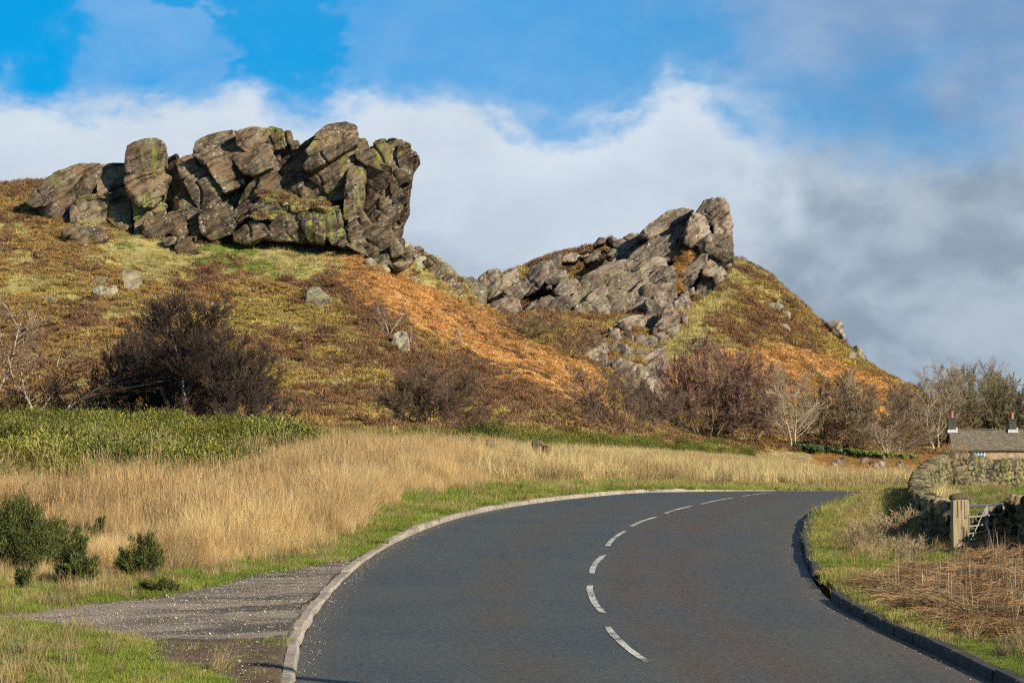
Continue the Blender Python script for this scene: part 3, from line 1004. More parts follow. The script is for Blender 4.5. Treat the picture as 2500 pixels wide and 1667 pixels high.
# ------------------------------------------------------------------ rocks
def rock_mesh(poly, yf, thick, vox, seed, lean=0.0, skew=0.0, dip=30.0, groove=0.18, spacing=1.5, rough=0.07, lump=0.35, rounding=0.4, cuts=3, name='rock_block', grow=0.0):
    """poly: outline (x, z) in metres at distance yf; a closed lump of stone thick metres deep"""
    rg = random.Random(seed)
    pts = np.array(poly, float)
    area = 0.5 * np.sum(pts[:, 0] * np.roll(pts[:, 1], -1) - np.roll(pts[:, 0], -1) * pts[:, 1])
    if area < 0: pts = pts[::-1]
    c = pts.mean(0)
    size = math.sqrt(abs(area))
    dv = pts - c
    pts = pts + dv / np.maximum(np.hypot(dv[:, 0], dv[:, 1]), .01)[:, None] * np.minimum(grow, size * .25)
    # wobble the straight edges of the outline
    dense = []
    for k in range(len(pts)):
        a, b = pts[k], pts[(k + 1) % len(pts)]
        m = max(1, int(np.hypot(*(b - a)) / max(size * .22, vox * 2)))
        for j in range(m):
            q = a + (b - a) * j / m
            if j: q = q + np.array([rg.uniform(-1, 1), rg.uniform(-1, 1)]) * size * .012
            dense.append(q)
    pts = np.array(dense)
    bm = bmesh.new()
    F, B = [], []
    for x, z in pts:
        fy = yf + lean * (z - c[1]) + skew * (x - c[0])
        F.append(bm.verts.new((x, fy, z)))
        k = 0.9
        B.append(bm.verts.new((c[0] + (x - c[0]) * k, yf + thick + 0.25 * lean * (z - c[1]), c[1] + (z - c[1]) * (k if z > c[1] else 1))))
    n = len(pts)
    bm.faces.new(F)
    bm.faces.new(B[::-1])
    for k in range(n):
        bm.faces.new((F[(k + 1) % n], F[k], B[k], B[(k + 1) % n]))
    bmesh.ops.recalc_face_normals(bm, faces=bm.faces)
    bmesh.ops.triangulate(bm, faces=bm.faces)
    # knock the front corners off in flat facets
    for k in range(cuts):
        ang = rg.uniform(0, 2 * math.pi)
        tt = rg.uniform(.25, .75)
        nrm = Vector((math.cos(ang) * tt, -1.0, math.sin(ang) * tt)).normalized()
        far = max((v.co - Vector((c[0], yf, c[1]))).dot(nrm) for v in bm.verts)
        co = Vector((c[0], yf, c[1])) + nrm * (far - min(rg.uniform(.12, .32) * size * tt * 1.6, thick * .4))
        bmesh.ops.bisect_plane(bm, geom=bm.verts[:] + bm.edges[:] + bm.faces[:], plane_co=co, plane_no=nrm, clear_outer=True)
        bmesh.ops.holes_fill(bm, edges=[q for q in bm.edges if q.is_boundary])
    bmesh.ops.triangulate(bm, faces=bm.faces)
    me = bpy.data.meshes.new('tmp')
    bm.to_mesh(me); bm.free()
    o = bpy.data.objects.new('tmp', me)
    COL.objects.link(o)
    m = o.modifiers.new('r', 'REMESH'); m.mode = 'VOXEL'; m.voxel_size = vox
    it = int(min(24, max(1, (rounding / vox) ** 2 * 1.2)))
    m = o.modifiers.new('s', 'SMOOTH'); m.factor = .5; m.iterations = it
    dg = bpy.context.evaluated_depsgraph_get()
    ev = o.evaluated_get(dg)
    me2 = bpy.data.meshes.new_from_object(ev)
    bpy.data.objects.remove(o); bpy.data.meshes.remove(me)
    nv = len(me2.vertices)
    if nv < 8: return me2
    co = np.empty(nv * 3, np.float32); me2.vertices.foreach_get('co', co); co = co.reshape(-1, 3).astype(float)
    nr = np.empty(nv * 3, np.float32); me2.vertex_normals.foreach_get('vector', nr); nr = nr.reshape(-1, 3)
    x, y, z = co.T
    s = seed * 13.7
    L = max(size, .5)
    ls = max(.45 * L, .25)
    d = lump * .16 * L * fbm(x / ls + s, y / ls, z / ls, 3, seed)
    # beds: worn grooves and small steps along the dip
    a = R(dip)
    h = (-math.sin(a) * x + math.cos(a) * z + .15 * y)
    h = h / spacing + .30 * fbm(x / 3.1, y / 3.1, z / 3.1, 2, 300) + seed * .37
    fr = h - np.floor(h)
    on = sstep(vnoise(np.floor(h) * 3.7, x / 6 + s, y / 6, 311), -.25, .35)
    d = d - groove * on * np.exp(-((fr - .5) / .09) ** 2)
    d = d + groove * .45 * (fr - .5) * sstep(on, 0, 1)
    # upright joints
    j = (math.cos(a) * x + math.sin(a) * z) / (spacing * 1.9) + .35 * fbm(x / 2.3, y / 2.3, z / 2.3, 2, 320)
    jf = j - np.floor(j)
    jo = sstep(vnoise(np.floor(j) * 5.1, h * .6, 0 * h + s, 331), .0, .5)
    d = d - groove * .9 * jo * np.exp(-((jf - .5) / .05) ** 2)
    d = d + rough * fbm(x / .55, y / .55, z / .55, 4, 340, .6) - rough * 1.4 * np.abs(fbm(x / 1.6, y / 1.6, z / 1.6, 3, 350))
    co = co + nr * d[:, None]
    me2.vertices.foreach_set('co', co.astype(np.float32).ravel())
    me2.polygons.foreach_set('use_smooth', np.full(len(me2.polygons), True))
    me2.update()
    me2.name = name
    return me2

def conv(poly, origin, scale=3.485):
    return [(x / scale + origin[0], y / scale + origin[1]) for x, y in poly]
def world_poly(pl, d):
    return [(P(u, v, d).x, P(u, v, d).z) for u, v in pl]

def blob(u, v, w, h, n=9, seed=0, tilt=0.0):
    rg = random.Random(seed); pts = []
    for k in range(n):
        a = 2 * math.pi * k / n + rg.uniform(-.2, .2)
        r = rg.uniform(.85, 1.08)
        x, y = math.cos(a) * w / 2 * r, math.sin(a) * h / 2 * r
        pts.append((u + x * math.cos(tilt) - y * math.sin(tilt), v - h / 2 + x * math.sin(tilt) + y * math.cos(tilt)))
    return pts

OA, OB, OC = (0, 250), (600, 250), (1150, 450)
# (outline, nearer (-) or farther (+), thickness, lean back (+) or overhang (-), skew, cuts)
LEFT = [
 (OA, [(225, 840), (300, 740), (420, 640), (560, 550), (640, 515), (712, 512), (690, 570), (620, 680), (520, 780), (400, 860), (300, 880)], -.4, 4, .35, .1, 2),
 (OA, [(620, 680), (690, 580), (760, 535), (836, 535), (840, 600), (800, 690), (760, 720), (740, 800), (640, 830), (610, 760)], .3, 4, .1, 0, 3),
 (OA, [(836, 545), (880, 535), (1035, 508), (1050, 600), (1045, 720), (1085, 850), (1120, 1085), (1000, 1050), (900, 950), (870, 800), (840, 740)], .2, 5, .05, .25, 1),
 (OA, [(330, 910), (480, 800), (600, 760), (620, 860), (560, 960), (640, 1060), (560, 1060), (410, 1000)], -.6, 3, .3, 0, 3),
 (OA, [(600, 880), (760, 800), (900, 790), (880, 920), (840, 1060), (700, 1060), (630, 1010)], -1.0, 3, .15, .1, 3),
 (OA, [(520, 1110), (640, 1050), (720, 1120), (720, 1240), (640, 1230), (560, 1180)], -2.4, 2, .2, 0, 3),
 (OA, [(690, 1060), (830, 1065), (890, 1160), (880, 1230), (730, 1250)], -2.2, 2, .2, 0, 3),
 (OA, [(1090, 380), (1180, 345), (1300, 320), (1375, 350), (1383, 430), (1370, 560), (1320, 640), (1240, 680), (1160, 700), (1075, 680), (1085, 480)], -1.2, 3.6, -.05, .1, 2),
 (OA, [(1078, 650), (1240, 620), (1340, 590), (1420, 620), (1390, 700), (1345, 800), (1290, 860), (1200, 870), (1110, 800), (1080, 720)], -1.7, 3.6, -.25, .1, 2),
 (OA, [(1120, 760), (1200, 860), (1300, 850), (1380, 870), (1380, 950), (1320, 1060), (1180, 1100), (1150, 1090), (1160, 960)], -.6, 3.6, .1, .1, 2),
 (OA, [(1360, 500), (1440, 480), (1500, 460), (1530, 560), (1560, 700), (1600, 820), (1500, 900), (1400, 900), (1350, 780), (1400, 700), (1400, 600)], .9, 4, .1, 0, 3),
 (OA, [(1510, 500), (1560, 480), (1640, 465), (1740, 510), (1830, 580), (1840, 630), (1700, 680), (1600, 710), (1560, 640)], .0, 4, .3, .1, 3),
 (OA, [(1650, 455), (1930, 435), (2060, 520), (2080, 590), (2020, 680), (1900, 740), (1850, 640), (1760, 540)], -.7, 4, -.1, .1, 3),
 (OA, [(1600, 720), (1760, 650), (1860, 660), (1880, 750), (1780, 840), (1690, 870), (1640, 800)], -.5, 4, -.2, .1, 3),
 (OA, [(1480, 840), (1600, 720), (1680, 820), (1690, 880), (1600, 940), (1500, 960)], .2, 3, .2, 0, 3),
 (OA, [(1195, 1080), (1260, 1000), (1350, 955), (1440, 960), (1460, 1060), (1380, 1110), (1260, 1130)], -1.9, 2.5, .35, 0, 2),
 (OA, [(1440, 960), (1540, 930), (1570, 1080), (1530, 1170), (1450, 1090)], -1.2, 2.5, .1, 0, 3),
 (OA, [(1600, 930), (1690, 890), (1745, 1080), (1680, 1150), (1590, 1060)], -.3, 3, .2, 0, 3),
 (OA, [(1700, 950), (1850, 830), (1950, 900), (1985, 1020), (1960, 1090), (1800, 1150), (1730, 1100)], -.9, 3, .2, 0, 3),
 (OA, [(1860, 740), (2060, 640), (2200, 610), (2180, 760), (2000, 920), (1900, 860)], 1.8, 3, -.2, 0, 2),
 (OA, [(1657, 450), (1665, 380), (1680, 325), (1740, 285), (1960, 243), (2060, 290), (2100, 330), (2060, 430), (1960, 445), (1800, 445)], .2, 6, .25, 0, 2),
 (OA, [(1960, 440), (2090, 380), (2270, 360), (2310, 420), (2300, 540), (2160, 595), (2080, 585)], -.5, 6, -.15, .15, 2),
 (OB, [(-60, 300), (-40, 250), (50, 235), (210, 223), (240, 300), (180, 390), (0, 390), (-60, 350)], -.6, 6, .1, .1, 2),
 (OB, [(205, 225), (290, 245), (305, 370), (200, 392), (170, 330)], -.2, 5, .0, .1, 3),
 (OB, [(285, 250), (368, 253), (380, 345), (300, 372)], -.1, 4, 0, 0, 2),
 (OB, [(375, 330), (435, 330), (447, 390), (380, 400)], .2, 3, 0, 0, 2),
 (OB, [(210, 385), (305, 365), (310, 560), (305, 770), (180, 760), (90, 780), (160, 600), (215, 540)], .2, 6, .02, .1, 1),
 (OB, [(300, 365), (400, 380), (450, 395), (472, 560), (466, 800), (380, 820), (303, 780), (306, 560)], .6, 6, .02, -.2, 1),
 (OB, [(-10, 770), (100, 600), (165, 585), (140, 700), (80, 800), (-40, 960), (-95, 910)], .6, 3, -.1, .1, 2),
 (OB, [(-100, 920), (40, 800), (140, 800), (60, 910), (-60, 1020)], -.6, 3, .3, .1, 3),
 (OB, [(600, 310), (620, 270), (720, 212), (820, 173), (905, 188), (920, 245), (740, 265), (640, 320)], -.5, 5, .3, .1, 2),
 (OB, [(530, 400), (620, 300), (760, 255), (925, 240), (932, 305), (850, 345), (640, 425), (555, 450)], -.9, 6, .1, .1, 2),
 (OB, [(450, 410), (530, 330), (620, 270), (640, 320), (560, 440), (500, 530), (470, 550), (455, 480)], .4, 5, .2, .1, 2),
 (OB, [(495, 525), (560, 440), (700, 395), (932, 300), (925, 365), (700, 475), (580, 555), (515, 565)], -1.1, 6, .0, .1, 2),
 (OB, [(480, 590), (620, 510), (900, 370), (945, 420), (900, 560), (860, 680), (840, 790), (720, 810), (640, 700), (560, 640), (480, 625)], .2, 6, -.3, .1, 3),
 (OB, [(925, 330), (940, 308), (1000, 303), (1028, 350), (1020, 388), (950, 412)], .4, 3, .1, 0, 2),
 (OB, [(945, 425), (1080, 400), (1130, 350), (1230, 325), (1312, 320), (1316, 440), (1290, 545), (1180, 565), (1080, 525), (980, 505)], -.3, 6, -.05, .1, 3),
 (OB, [(1305, 350), (1380, 378), (1440, 418), (1476, 470), (1420, 560), (1300, 555), (1285, 450)], -.1, 5, -.1, .1, 2),
 (OB, [(1318, 355), (1330, 338), (1370, 333), (1404, 350), (1398, 384), (1345, 384)], .3, 2, .1, 0, 2),
 (OB, [(890, 470), (985, 460), (1005, 600), (985, 800), (960, 950), (870, 1010), (835, 940), (850, 780), (870, 640)], -.4, 6, -.05, .2, 2),
 (OB, [(980, 500), (1100, 520), (1225, 560), (1235, 660), (1160, 745), (1040, 800), (975, 790)], .0, 6, -.3, .1, 3),
 (OB, [(1215, 560), (1425, 558), (1402, 640), (1397, 700), (1330, 700), (1325, 800), (1300, 910), (1235, 820), (1225, 660)], .3, 5, -.05, -.1, 2),
 (OB, [(1325, 680), (1398, 690), (1382, 780), (1380, 930), (1312, 1030), (1285, 960), (1305, 800)], .6, 5, -.1, -.2, 2),
 (OB, [(1040, 810), (1230, 700), (1315, 820), (1305, 970), (1200, 1020), (1080, 1060), (980, 1010), (1000, 860)], .4, 5, -.2, .1, 3),
 (OB, [(850, 1010), (1000, 920), (1080, 1050), (1200, 1020), (1312, 1020), (1305, 1110), (1240, 1160), (1060, 1175), (960, 1160), (900, 1090)], .6, 5, -.2, .1, 3),
 (OB, [(735, 1140), (830, 1020), (900, 1050), (985, 1150), (960, 1210), (860, 1225), (760, 1200)], .1, 4, .3, .0, 3),
 (OB, [(990, 1160), (1240, 1150), (1325, 1170), (1312, 1290), (1200, 1330), (1100, 1330), (1000, 1250)], .3, 4, .3, .0, 3),
 (OB, [(1230, 1220), (1320, 1200), (1332, 1300), (1250, 1312)], -.4, 2, .1, 0, 2),
 (OB, [(1190, 1375), (1420, 1330), (1400, 1400), (1290, 1440)], -1.6, 2, .3, 0, 2),
 (OB, [(462, 640), (560, 650), (680, 730), (720, 830), (560, 870), (462, 830)], 1.0, 4, .2, 0, 1),
 (OB, [(165, 1070), (300, 980), (440, 950), (550, 1160), (450, 1170), (170, 1160)], -1.2, 4, .1, .1, 3),
 (OB, [(425, 940), (620, 900), (662, 1110), (640, 1170), (540, 1160)], -1.6, 4, .1, .1, 2),
 (OB, [(640, 930), (780, 895), (805, 1040), (700, 1120), (655, 1110)], -1.0, 4, .3, .1, 3),
 (OB, [(-100, 1110), (60, 1005), (185, 1050), (170, 1110), (40, 1190), (-80, 1180)], -1.4, 3, .4, .1, 3),
 (OB, [(30, 910), (130, 830), (345, 865), (330, 905), (200, 935), (90, 925)], -1.2, 3, .4, .1, 3),
 (OB, [(680, 1130), (800, 1055), (835, 1120), (740, 1190)], -1.0, 2, .4, .1, 2),
 (OB, [(1310, 1290), (1400, 1270), (1450, 1330), (1380, 1370)], -1.0, 2, .3, 0, 2),
 (OB, [(1080, 1320), (1190, 1300), (1240, 1380), (1150, 1400)], -1.0, 2, .3, 0, 2),
 (OB, [(840, 1210), (960, 1190), (1010, 1260), (1030, 1300), (930, 1250)], -1.0, 2, .3, 0, 2),
 (OB, [(1500, 1350), (1560, 1330), (1600, 1370), (1540, 1400)], 12, 2, .3, 0, 2),
 (OA, [(1520, 1180), (1640, 1150), (1660, 1260), (1560, 1300), (1500, 1250)], -3.5, 2, .4, 0, 3),
 (OA, [(1380, 1160), (1470, 1140), (1500, 1200), (1420, 1220)], -3.0, 2, .4, 0, 3),
 # the mass behind, seen only in the gaps
 (OA, [(330, 760), (700, 600), (1000, 560), (1380, 620), (1640, 520), (2000, 480), (2100, 1100), (1500, 1140), (1240, 1000), (900, 1000), (500, 980)], 3.0, 5, .1, 0, 2),
 (OB, [(-40, 420), (300, 400), (470, 470), (850, 420), (1200, 420), (1360, 620), (1310, 900), (1220, 1250), (800, 1200), (460, 1130), (0, 1100)], 2.6, 4, .0, 0, 2),
]
RIGHT = [
 (OC, [(75, 860), (90, 800), (140, 755), (200, 740), (238, 750), (230, 800), (180, 860), (130, 890)]),
 (OC, [(125, 890), (230, 800), (254, 820), (200, 900), (150, 970), (130, 930)]),
 (OC, [(200, 900), (270, 800), (340, 752), (385, 770), (370, 830), (280, 900), (230, 970), (190, 970)]),
 (OC, [(335, 745), (355, 718), (380, 712), (412, 735), (350, 765)]),
 (OC, [(440, 860), (520, 740), (590, 680), (636, 672), (634, 780), (560, 860), (490, 920), (440, 910)]),
 (OC, [(290, 910), (430, 830), (480, 900), (400, 960), (300, 970)]),
 (OC, [(636, 695), (700, 630), (764, 572), (757, 680), (720, 740), (640, 725)]),
 (OC, [(620, 800), (700, 735), (790, 740), (800, 790), (740, 840), (650, 830)]),
 (OC, [(718, 905), (780, 830), (860, 808), (897, 830), (860, 885), (800, 925), (730, 930)]),
 (OC, [(645, 880), (655, 862), (685, 862), (692, 892), (655, 900)]),
 (OC, [(740, 970), (850, 890), (920, 858), (932, 890), (860, 955), (800, 1000), (740, 1020)]),
 (OC, [(430, 1070), (520, 1000), (562, 978), (545, 1030), (460, 1085)]),
 (OC, [(535, 1050), (600, 980), (670, 948), (685, 985), (620, 1040), (560, 1075)]),
 (OC, [(215, 1070), (260, 1000), (330, 975), (390, 1000), (375, 1100), (280, 1115), (220, 1090)]),
 (OC, [(125, 1055), (200, 1000), (320, 955), (365, 940), (300, 1000), (220, 1050), (150, 1075)]),
 (OC, [(635, 1120), (660, 1020), (740, 985), (820, 972), (858, 1030), (850, 1100), (760, 1145), (650, 1145)]),
 (OC, [(835, 1110), (900, 1050), (980, 995), (1003, 1060), (990, 1135), (860, 1140)]),
 (OC, [(835, 990), (900, 930), (970, 885), (985, 960), (900, 1050), (850, 1070)]),
 (OC, [(985, 1010), (1030, 950), (1080, 888), (1130, 865), (1150, 950), (1175, 1050), (1160, 1125), (1000, 1130)]),
 (OC, [(890, 880), (1000, 795), (1150, 775), (1165, 830), (1080, 890), (1000, 940), (960, 910)]),
 (OC, [(1135, 880), (1180, 820), (1300, 775), (1400, 755), (1405, 820), (1300, 890), (1220, 930), (1170, 940)]),
 (OC, [(1165, 1070), (1180, 960), (1240, 918), (1312, 918), (1305, 1000), (1290, 1100), (1200, 1110)]),
 (OC, [(1285, 1000), (1340, 968), (1410, 1050), (1410, 1110), (1290, 1110)]),
 (OC, [(1335, 970), (1420, 880), (1500, 795), (1505, 940), (1495, 1100), (1430, 1110), (1370, 1030)]),
 (OC, [(1290, 880), (1440, 785), (1585, 732), (1545, 805), (1440, 868), (1330, 940)]),
 (OC, [(1485, 840), (1600, 730), (1700, 708), (1720, 780), (1725, 870), (1600, 880), (1520, 845)]),
 (OC, [(1470, 1010), (1495, 870), (1560, 885), (1700, 860), (1735, 960), (1735, 1090), (1640, 1090), (1560, 1020)]),
 (OC, [(1562, 962), (1640, 990), (1705, 1045), (1685, 1095), (1620, 1065), (1570, 1025)]),
 (OC, [(1495, 1000), (1560, 1010), (1640, 1090), (1690, 1115), (1650, 1190), (1560, 1160), (1515, 1120)]),
 (OC, [(1670, 1070), (1745, 1070), (1765, 1200), (1740, 1310), (1650, 1310), (1600, 1200)]),
 (OC, [(1738, 1010), (1800, 943), (1852, 958), (1872, 1020), (1850, 1105), (1780, 1125), (1748, 1070)]),
 (OC, [(1765, 1100), (1835, 1100), (1842, 1175), (1785, 1200)]),
 (OC, [(1090, 740), (1180, 620), (1300, 535), (1430, 437), (1520, 425), (1505, 485), (1400, 565), (1320, 650), (1180, 715)]),
 (OC, [(1335, 670), (1400, 580), (1560, 465), (1700, 435), (1745, 460), (1700, 545), (1600, 610), (1480, 710), (1360, 690)]),
 (OC, [(1425, 438), (1560, 335), (1680, 255), (1780, 218), (1852, 222), (1888, 245), (1840, 335), (1800, 405), (1700, 450), (1560, 470), (1480, 450)]),
 (OC, [(890, 860), (1000, 770), (1180, 680), (1340, 648), (1365, 720), (1260, 750), (1100, 800), (960, 880)]),
 (OC, [(1335, 690), (1500, 645), (1620, 635), (1655, 700), (1580, 745), (1450, 790), (1350, 745)]),
 (OC, [(1555, 730), (1620, 635), (1655, 660), (1642, 745)]),
 (OC, [(1620, 600), (1700, 500), (1820, 410), (1880, 255), (1905, 250), (1835, 450), (1765, 610), (1700, 650), (1640, 640)]),
 (OC, [(1818, 485), (1850, 330), (1882, 262), (1932, 380), (1945, 505), (1870, 520)]),
 (OC, [(1885, 245), (1920, 255), (1995, 280), (2045, 430), (1960, 510), (1930, 385)]),
 (OC, [(1918, 258), (1980, 170), (1998, 138), (2060, 123), (2140, 127), (2182, 170), (2193, 230), (2140, 275), (2060, 345), (1985, 295)]),
 (OC, [(2075, 345), (2140, 268), (2192, 225), (2218, 320), (2218, 440), (2160, 490), (2080, 440)]),
 (OC, [(2030, 430), (2120, 425), (2222, 435), (2230, 640), (2160, 650), (2080, 610), (2000, 570)]),
 (OC, [(1935, 500), (2040, 435), (2085, 600), (2060, 650), (1980, 610)]),
 (OC, [(1755, 810), (1830, 720), (1960, 600), (2010, 600), (1990, 670), (1865, 865), (1820, 890)]),
 (OC, [(1895, 940), (1960, 820), (1990, 765), (2080, 735), (2095, 865), (1980, 940), (1910, 965)]),
 (OC, [(1960, 700), (2060, 635), (2160, 695), (2175, 765), (2060, 770), (1985, 770)]),
 (OC, [(2125, 600), (2190, 585), (2230, 655), (2185, 705), (2135, 675)]),
 (OC, [(1260, 1200), (1300, 1165), (1352, 1210), (1345, 1260), (1270, 1250)]),
 (OC, [(1265, 1170), (1400, 1135), (1570, 1125), (1595, 1190), (1480, 1250), (1360, 1230)]),
 (OC, [(1565, 1235), (1640, 1195), (1745, 1205), (1745, 1300), (1660, 1320), (1590, 1310)]),
 (OC, [(1285, 1285), (1350, 1255), (1392, 1300), (1360, 1360), (1290, 1340)]),
 (OC, [(1375, 1335), (1450, 1295), (1565, 1305), (1565, 1375), (1420, 1410)]),
 (OC, [(1555, 1300), (1650, 1310), (1640, 1400), (1560, 1390)]),
 (OC, [(1055, 1345), (1090, 1300), (1132, 1330), (1152, 1400), (1120, 1460), (1070, 1440)]),
 (OC, [(930, 1460), (1000, 1395), (1075, 1420), (1065, 1490), (960, 1525)]),
 (OC, [(1055, 1480), (1150, 1445), (1165, 1540), (1080, 1560)]),
 (OC, [(1375, 1400), (1480, 1405), (1505, 1475), (1400, 1505)]),
 (OC, [(1390, 1510), (1560, 1415), (1645, 1375), (1615, 1455), (1500, 1530), (1420, 1545)]),
 (OC, [(1495, 1565), (1560, 1500), (1645, 1455), (1655, 1525), (1630, 1610), (1520, 1660)]),
 (OC, [(1180, 1230), (1250, 1240), (1270, 1330), (1190, 1350)]),
 (OC, [(1160, 1380), (1260, 1360), (1350, 1400), (1340, 1500), (1200, 1500)]),
 (OC, [(1150, 1540), (1270, 1510), (1380, 1540), (1370, 1640), (1200, 1650)]),
 (OC, [(1390, 1560), (1490, 1550), (1510, 1680), (1400, 1700)]),
 (OC, [(1300, 1680), (1420, 1700), (1450, 1800), (1340, 1790)]),
 (OC, [(1470, 1690), (1560, 1660), (1640, 1600), (1660, 1700), (1640, 1800), (1520, 1820)]),
 (OC, [(1560, 1820), (1650, 1790), (1660, 1870), (1600, 1930), (1540, 1900)]),
 (OC, [(1045, 510), (1090, 458), (1142, 462), (1130, 495), (1060, 520)]),
 (OC, [(1148, 465), (1200, 440), (1245, 470), (1190, 500)]),
 (OC, [(1205, 500), (1350, 428), (1412, 424), (1402, 465), (1280, 520), (1220, 530)]),
 (OC, [(970, 640), (1040, 580), (1100, 560), (1080, 620), (990, 670)]),
 (OC, [(1155, 600), (1200, 555), (1245, 570), (1200, 620)]),
 (OC, [(940, 605), (1002, 588), (992, 622), (940, 626)]),
 (OC, [(760, 620), (850, 590), (930, 600), (880, 650), (780, 660)]),
 (OC, [(2055, 765), (2120, 735), (2150, 800), (2090, 860)]),
 (OC, [(1800, 900), (1890, 880), (1900, 940), (1830, 950)]),
]
crag_l = empty('rock_outcrop', P(560, 560, 262))
tag(crag_l, 'tall brown gritstone crag with a blunt overhanging prow crowning the nearer hill', 'crag')
crag_r = empty('rock_outcrop', P(1550, 760, 385))
tag(crag_r, 'long grey tilted crag rising to a knobbed summit tower on the farther hill', 'crag')

def put_part(me, mat, root):
    o = mesh_obj(me.name, me, mat, root)
    o.matrix_parent_inverse = Matrix.Translation(-root.location)
    return o
for i, (og, poly, dd, th, lean, skew, cuts) in enumerate(LEFT):
    pl = conv(poly, og)
    D = 262.0 + dd * 1.5
    core = i >= len(LEFT) - 2
    vb = max(v for u, v in pl); uc = sum(u for u, v in pl) / len(pl)
    if vb > 588 and not core: D = min(D, depth_at(uc, vb - 5, 230, 270) + .4)
    beak = max(u for u, v in pl) > 990
    rq = random.Random(900 + i)
    me = rock_mesh(world_poly(pl, D), D, th, .115 if not core else .3, 100 + i, lean + rq.uniform(-.30, .22), skew + rq.uniform(-.35, .35), 30, .36, 1.1, .05, .08, .10, cuts + (0 if beak else 2), grow=.10 if beak else .36)
    put_part(me, M_LROCK, crag_l)
# the spine of broken rock that carries on from the prow down to the saddle
for i, (u, v, w_, h_, t_) in enumerate([(925, 632, 46, 26, .3), (950, 622, 36, 22, -.3), (968, 648, 50, 24, .2), (985, 612, 30, 18, .4), (1002, 640, 40, 26, .3), (1022, 628, 26, 20, .7),
                                        (1030, 660, 46, 24, .3), (1052, 652, 30, 22, .5), (1065, 684, 44, 26, .5), (1090, 676, 38, 24, .4), (1100, 704, 40, 26, .6), (1118, 722, 34, 24, .6),
                                        (940, 668, 34, 16, .3), (890, 622, 40, 22, .2), (905, 655, 34, 18, .4), (1012, 692, 30, 16, .5), (985, 672, 24, 14, .2), (866, 604, 40, 24, .2)]):
    pl = blob(u, v + 2, w_ * 1.05, h_ * 1.55, 8, 500 + i, t_)
    D = depth_at(u, v - 2, 235, 312) + .2
    me = rock_mesh(world_poly(pl, D), D - .9, 2.2, .12, 600 + i, .25, random.Random(i).uniform(-.4, .4), 35, .15, .8, .05, .12, .12, 3)
    put_part(me, M_PROCK if i % 3 == 0 else M_RROCK, crag_l)
for i, (og, poly) in enumerate(RIGHT):
    pl = conv(poly, og)
    vb = max(v for u, v in pl); uc = sum(u for u, v in pl) / len(pl); vc = sum(v for u, v in pl) / len(pl)
    if vc < 775:
        D = 379 + (770 - vc) / 170 * 15
        if uc > 1690 and vc < 700: D = 391 + (700 - vc) / 200 * 3
        if vc < 615 and uc < 1560: D = 404 + (615 - vc) * .35
    else:
        D = depth_at(uc, vb, 200, 400) + 0.3
    D += random.Random(i).uniform(-1.5, 1.5)
    rq = random.Random(1900 + i)
    lean = (.45 if (uc < 1600 and vc < 775) else .10) + rq.uniform(-.3, .25)
    th = 8 if vc < 775 else 4.5
    me = rock_mesh(world_poly(pl, D), D, th, .22, 300 + i, lean, .08 + rq.uniform(-.35, .35), 38, .46, 1.05, .07, .10, .13, 4, grow=.35 if uc > 1655 else .65)
    put_part(me, M_RROCK, crag_r)
for poly in ([(860, 900), (1300, 680), (1500, 560), (1800, 380), (1950, 330), (2000, 500), (1900, 560), (1730, 700), (1700, 1180), (1450, 1060), (1000, 1080)],
             [(1950, 360), (2150, 250), (2190, 460), (2200, 640), (2060, 760), (1920, 900), (1800, 820), (1960, 600)]):
    pl = conv(poly, OC)
    D = 397
    put_part(rock_mesh(world_poly(pl, D), D, 7, .4, 77, .3, 0, 38, .2, 1.6, .1, .6, .5, 2), M_RROCK, crag_r)

pl = conv([(860, 900), (1300, 680), (1480, 600), (1650, 600), (1700, 720), (1700, 1090), (1300, 1100), (900, 1120)], OC)
put_part(rock_mesh(world_poly(pl, 387), 387, 5, .35, 78, 1.45, 0, 38, .25, 1.8, .12, .6, .5, 0), M_RROCK, crag_r)
pl = conv([(150, 940), (400, 830), (760, 640), (800, 760), (500, 900), (300, 1060), (160, 1030)], OC)
put_part(rock_mesh(world_poly(pl, 388), 388, 4, .35, 79, 1.3, 0, 38, .25, 1.8, .12, .6, .5, 0), M_RROCK, crag_r)
# turf that has taken hold on the ledges of the near crag
LEDGE_PTS = []
def ledge(poly, D, lean, name='turf_ledge', seed=5, root=None, main=None, thick=3):
    me = rock_mesh(world_poly(poly, D), D, thick, .14, seed, lean, 0, 0, 0.0, 3, .10, .9, .4, 1, name)
    nv = len(me.vertices)
    co = np.empty(nv * 3, np.float32); me.vertices.foreach_get('co', co); co = co.reshape(-1, 3)
    q = fbm(co[:, 0] / .9, co[:, 1] / .9, co[:, 2] / .9, 3, 400 + seed)
    col = np.where((q > .12)[:, None], CC[HEATH] if main is None else CC[main] * .38, CC[PALE] * .55 if main is None else CC[main] * .6) * (1 + .2 * vnoise(co[:, 0] * 4, co[:, 1] * 4, co[:, 2] * 4, 9))[:, None]
    a = me.attributes.new('col', 'FLOAT_COLOR', 'POINT')
    c4 = np.ones((nv, 4), np.float32); c4[:, :3] = col; a.data.foreach_set('color', c4.ravel())
    nr = np.empty(nv * 3, np.float32); me.vertex_normals.foreach_get('vector', nr); nr = nr.reshape(-1, 3)
    up_ = nr[:, 2] > .15
    LEDGE_PTS.append((co[up_], col[up_]))
    return put_part(me, M_GROUND, root or crag_l)
ledge(conv([(90, 790), (110, 745), (200, 742), (300, 765), (420, 815), (440, 850), (200, 870)], OB), 260.9, .9, seed=1)
ledge(conv([(300, 850), (420, 820), (600, 830), (690, 870), (680, 915), (560, 905), (430, 940), (330, 900)], OB), 260.3, .8, seed=2)
ledge(conv([(60, 950), (130, 920), (330, 895), (440, 930), (320, 980), (200, 1010), (60, 1000)], OB), 260.2, .8, seed=3)
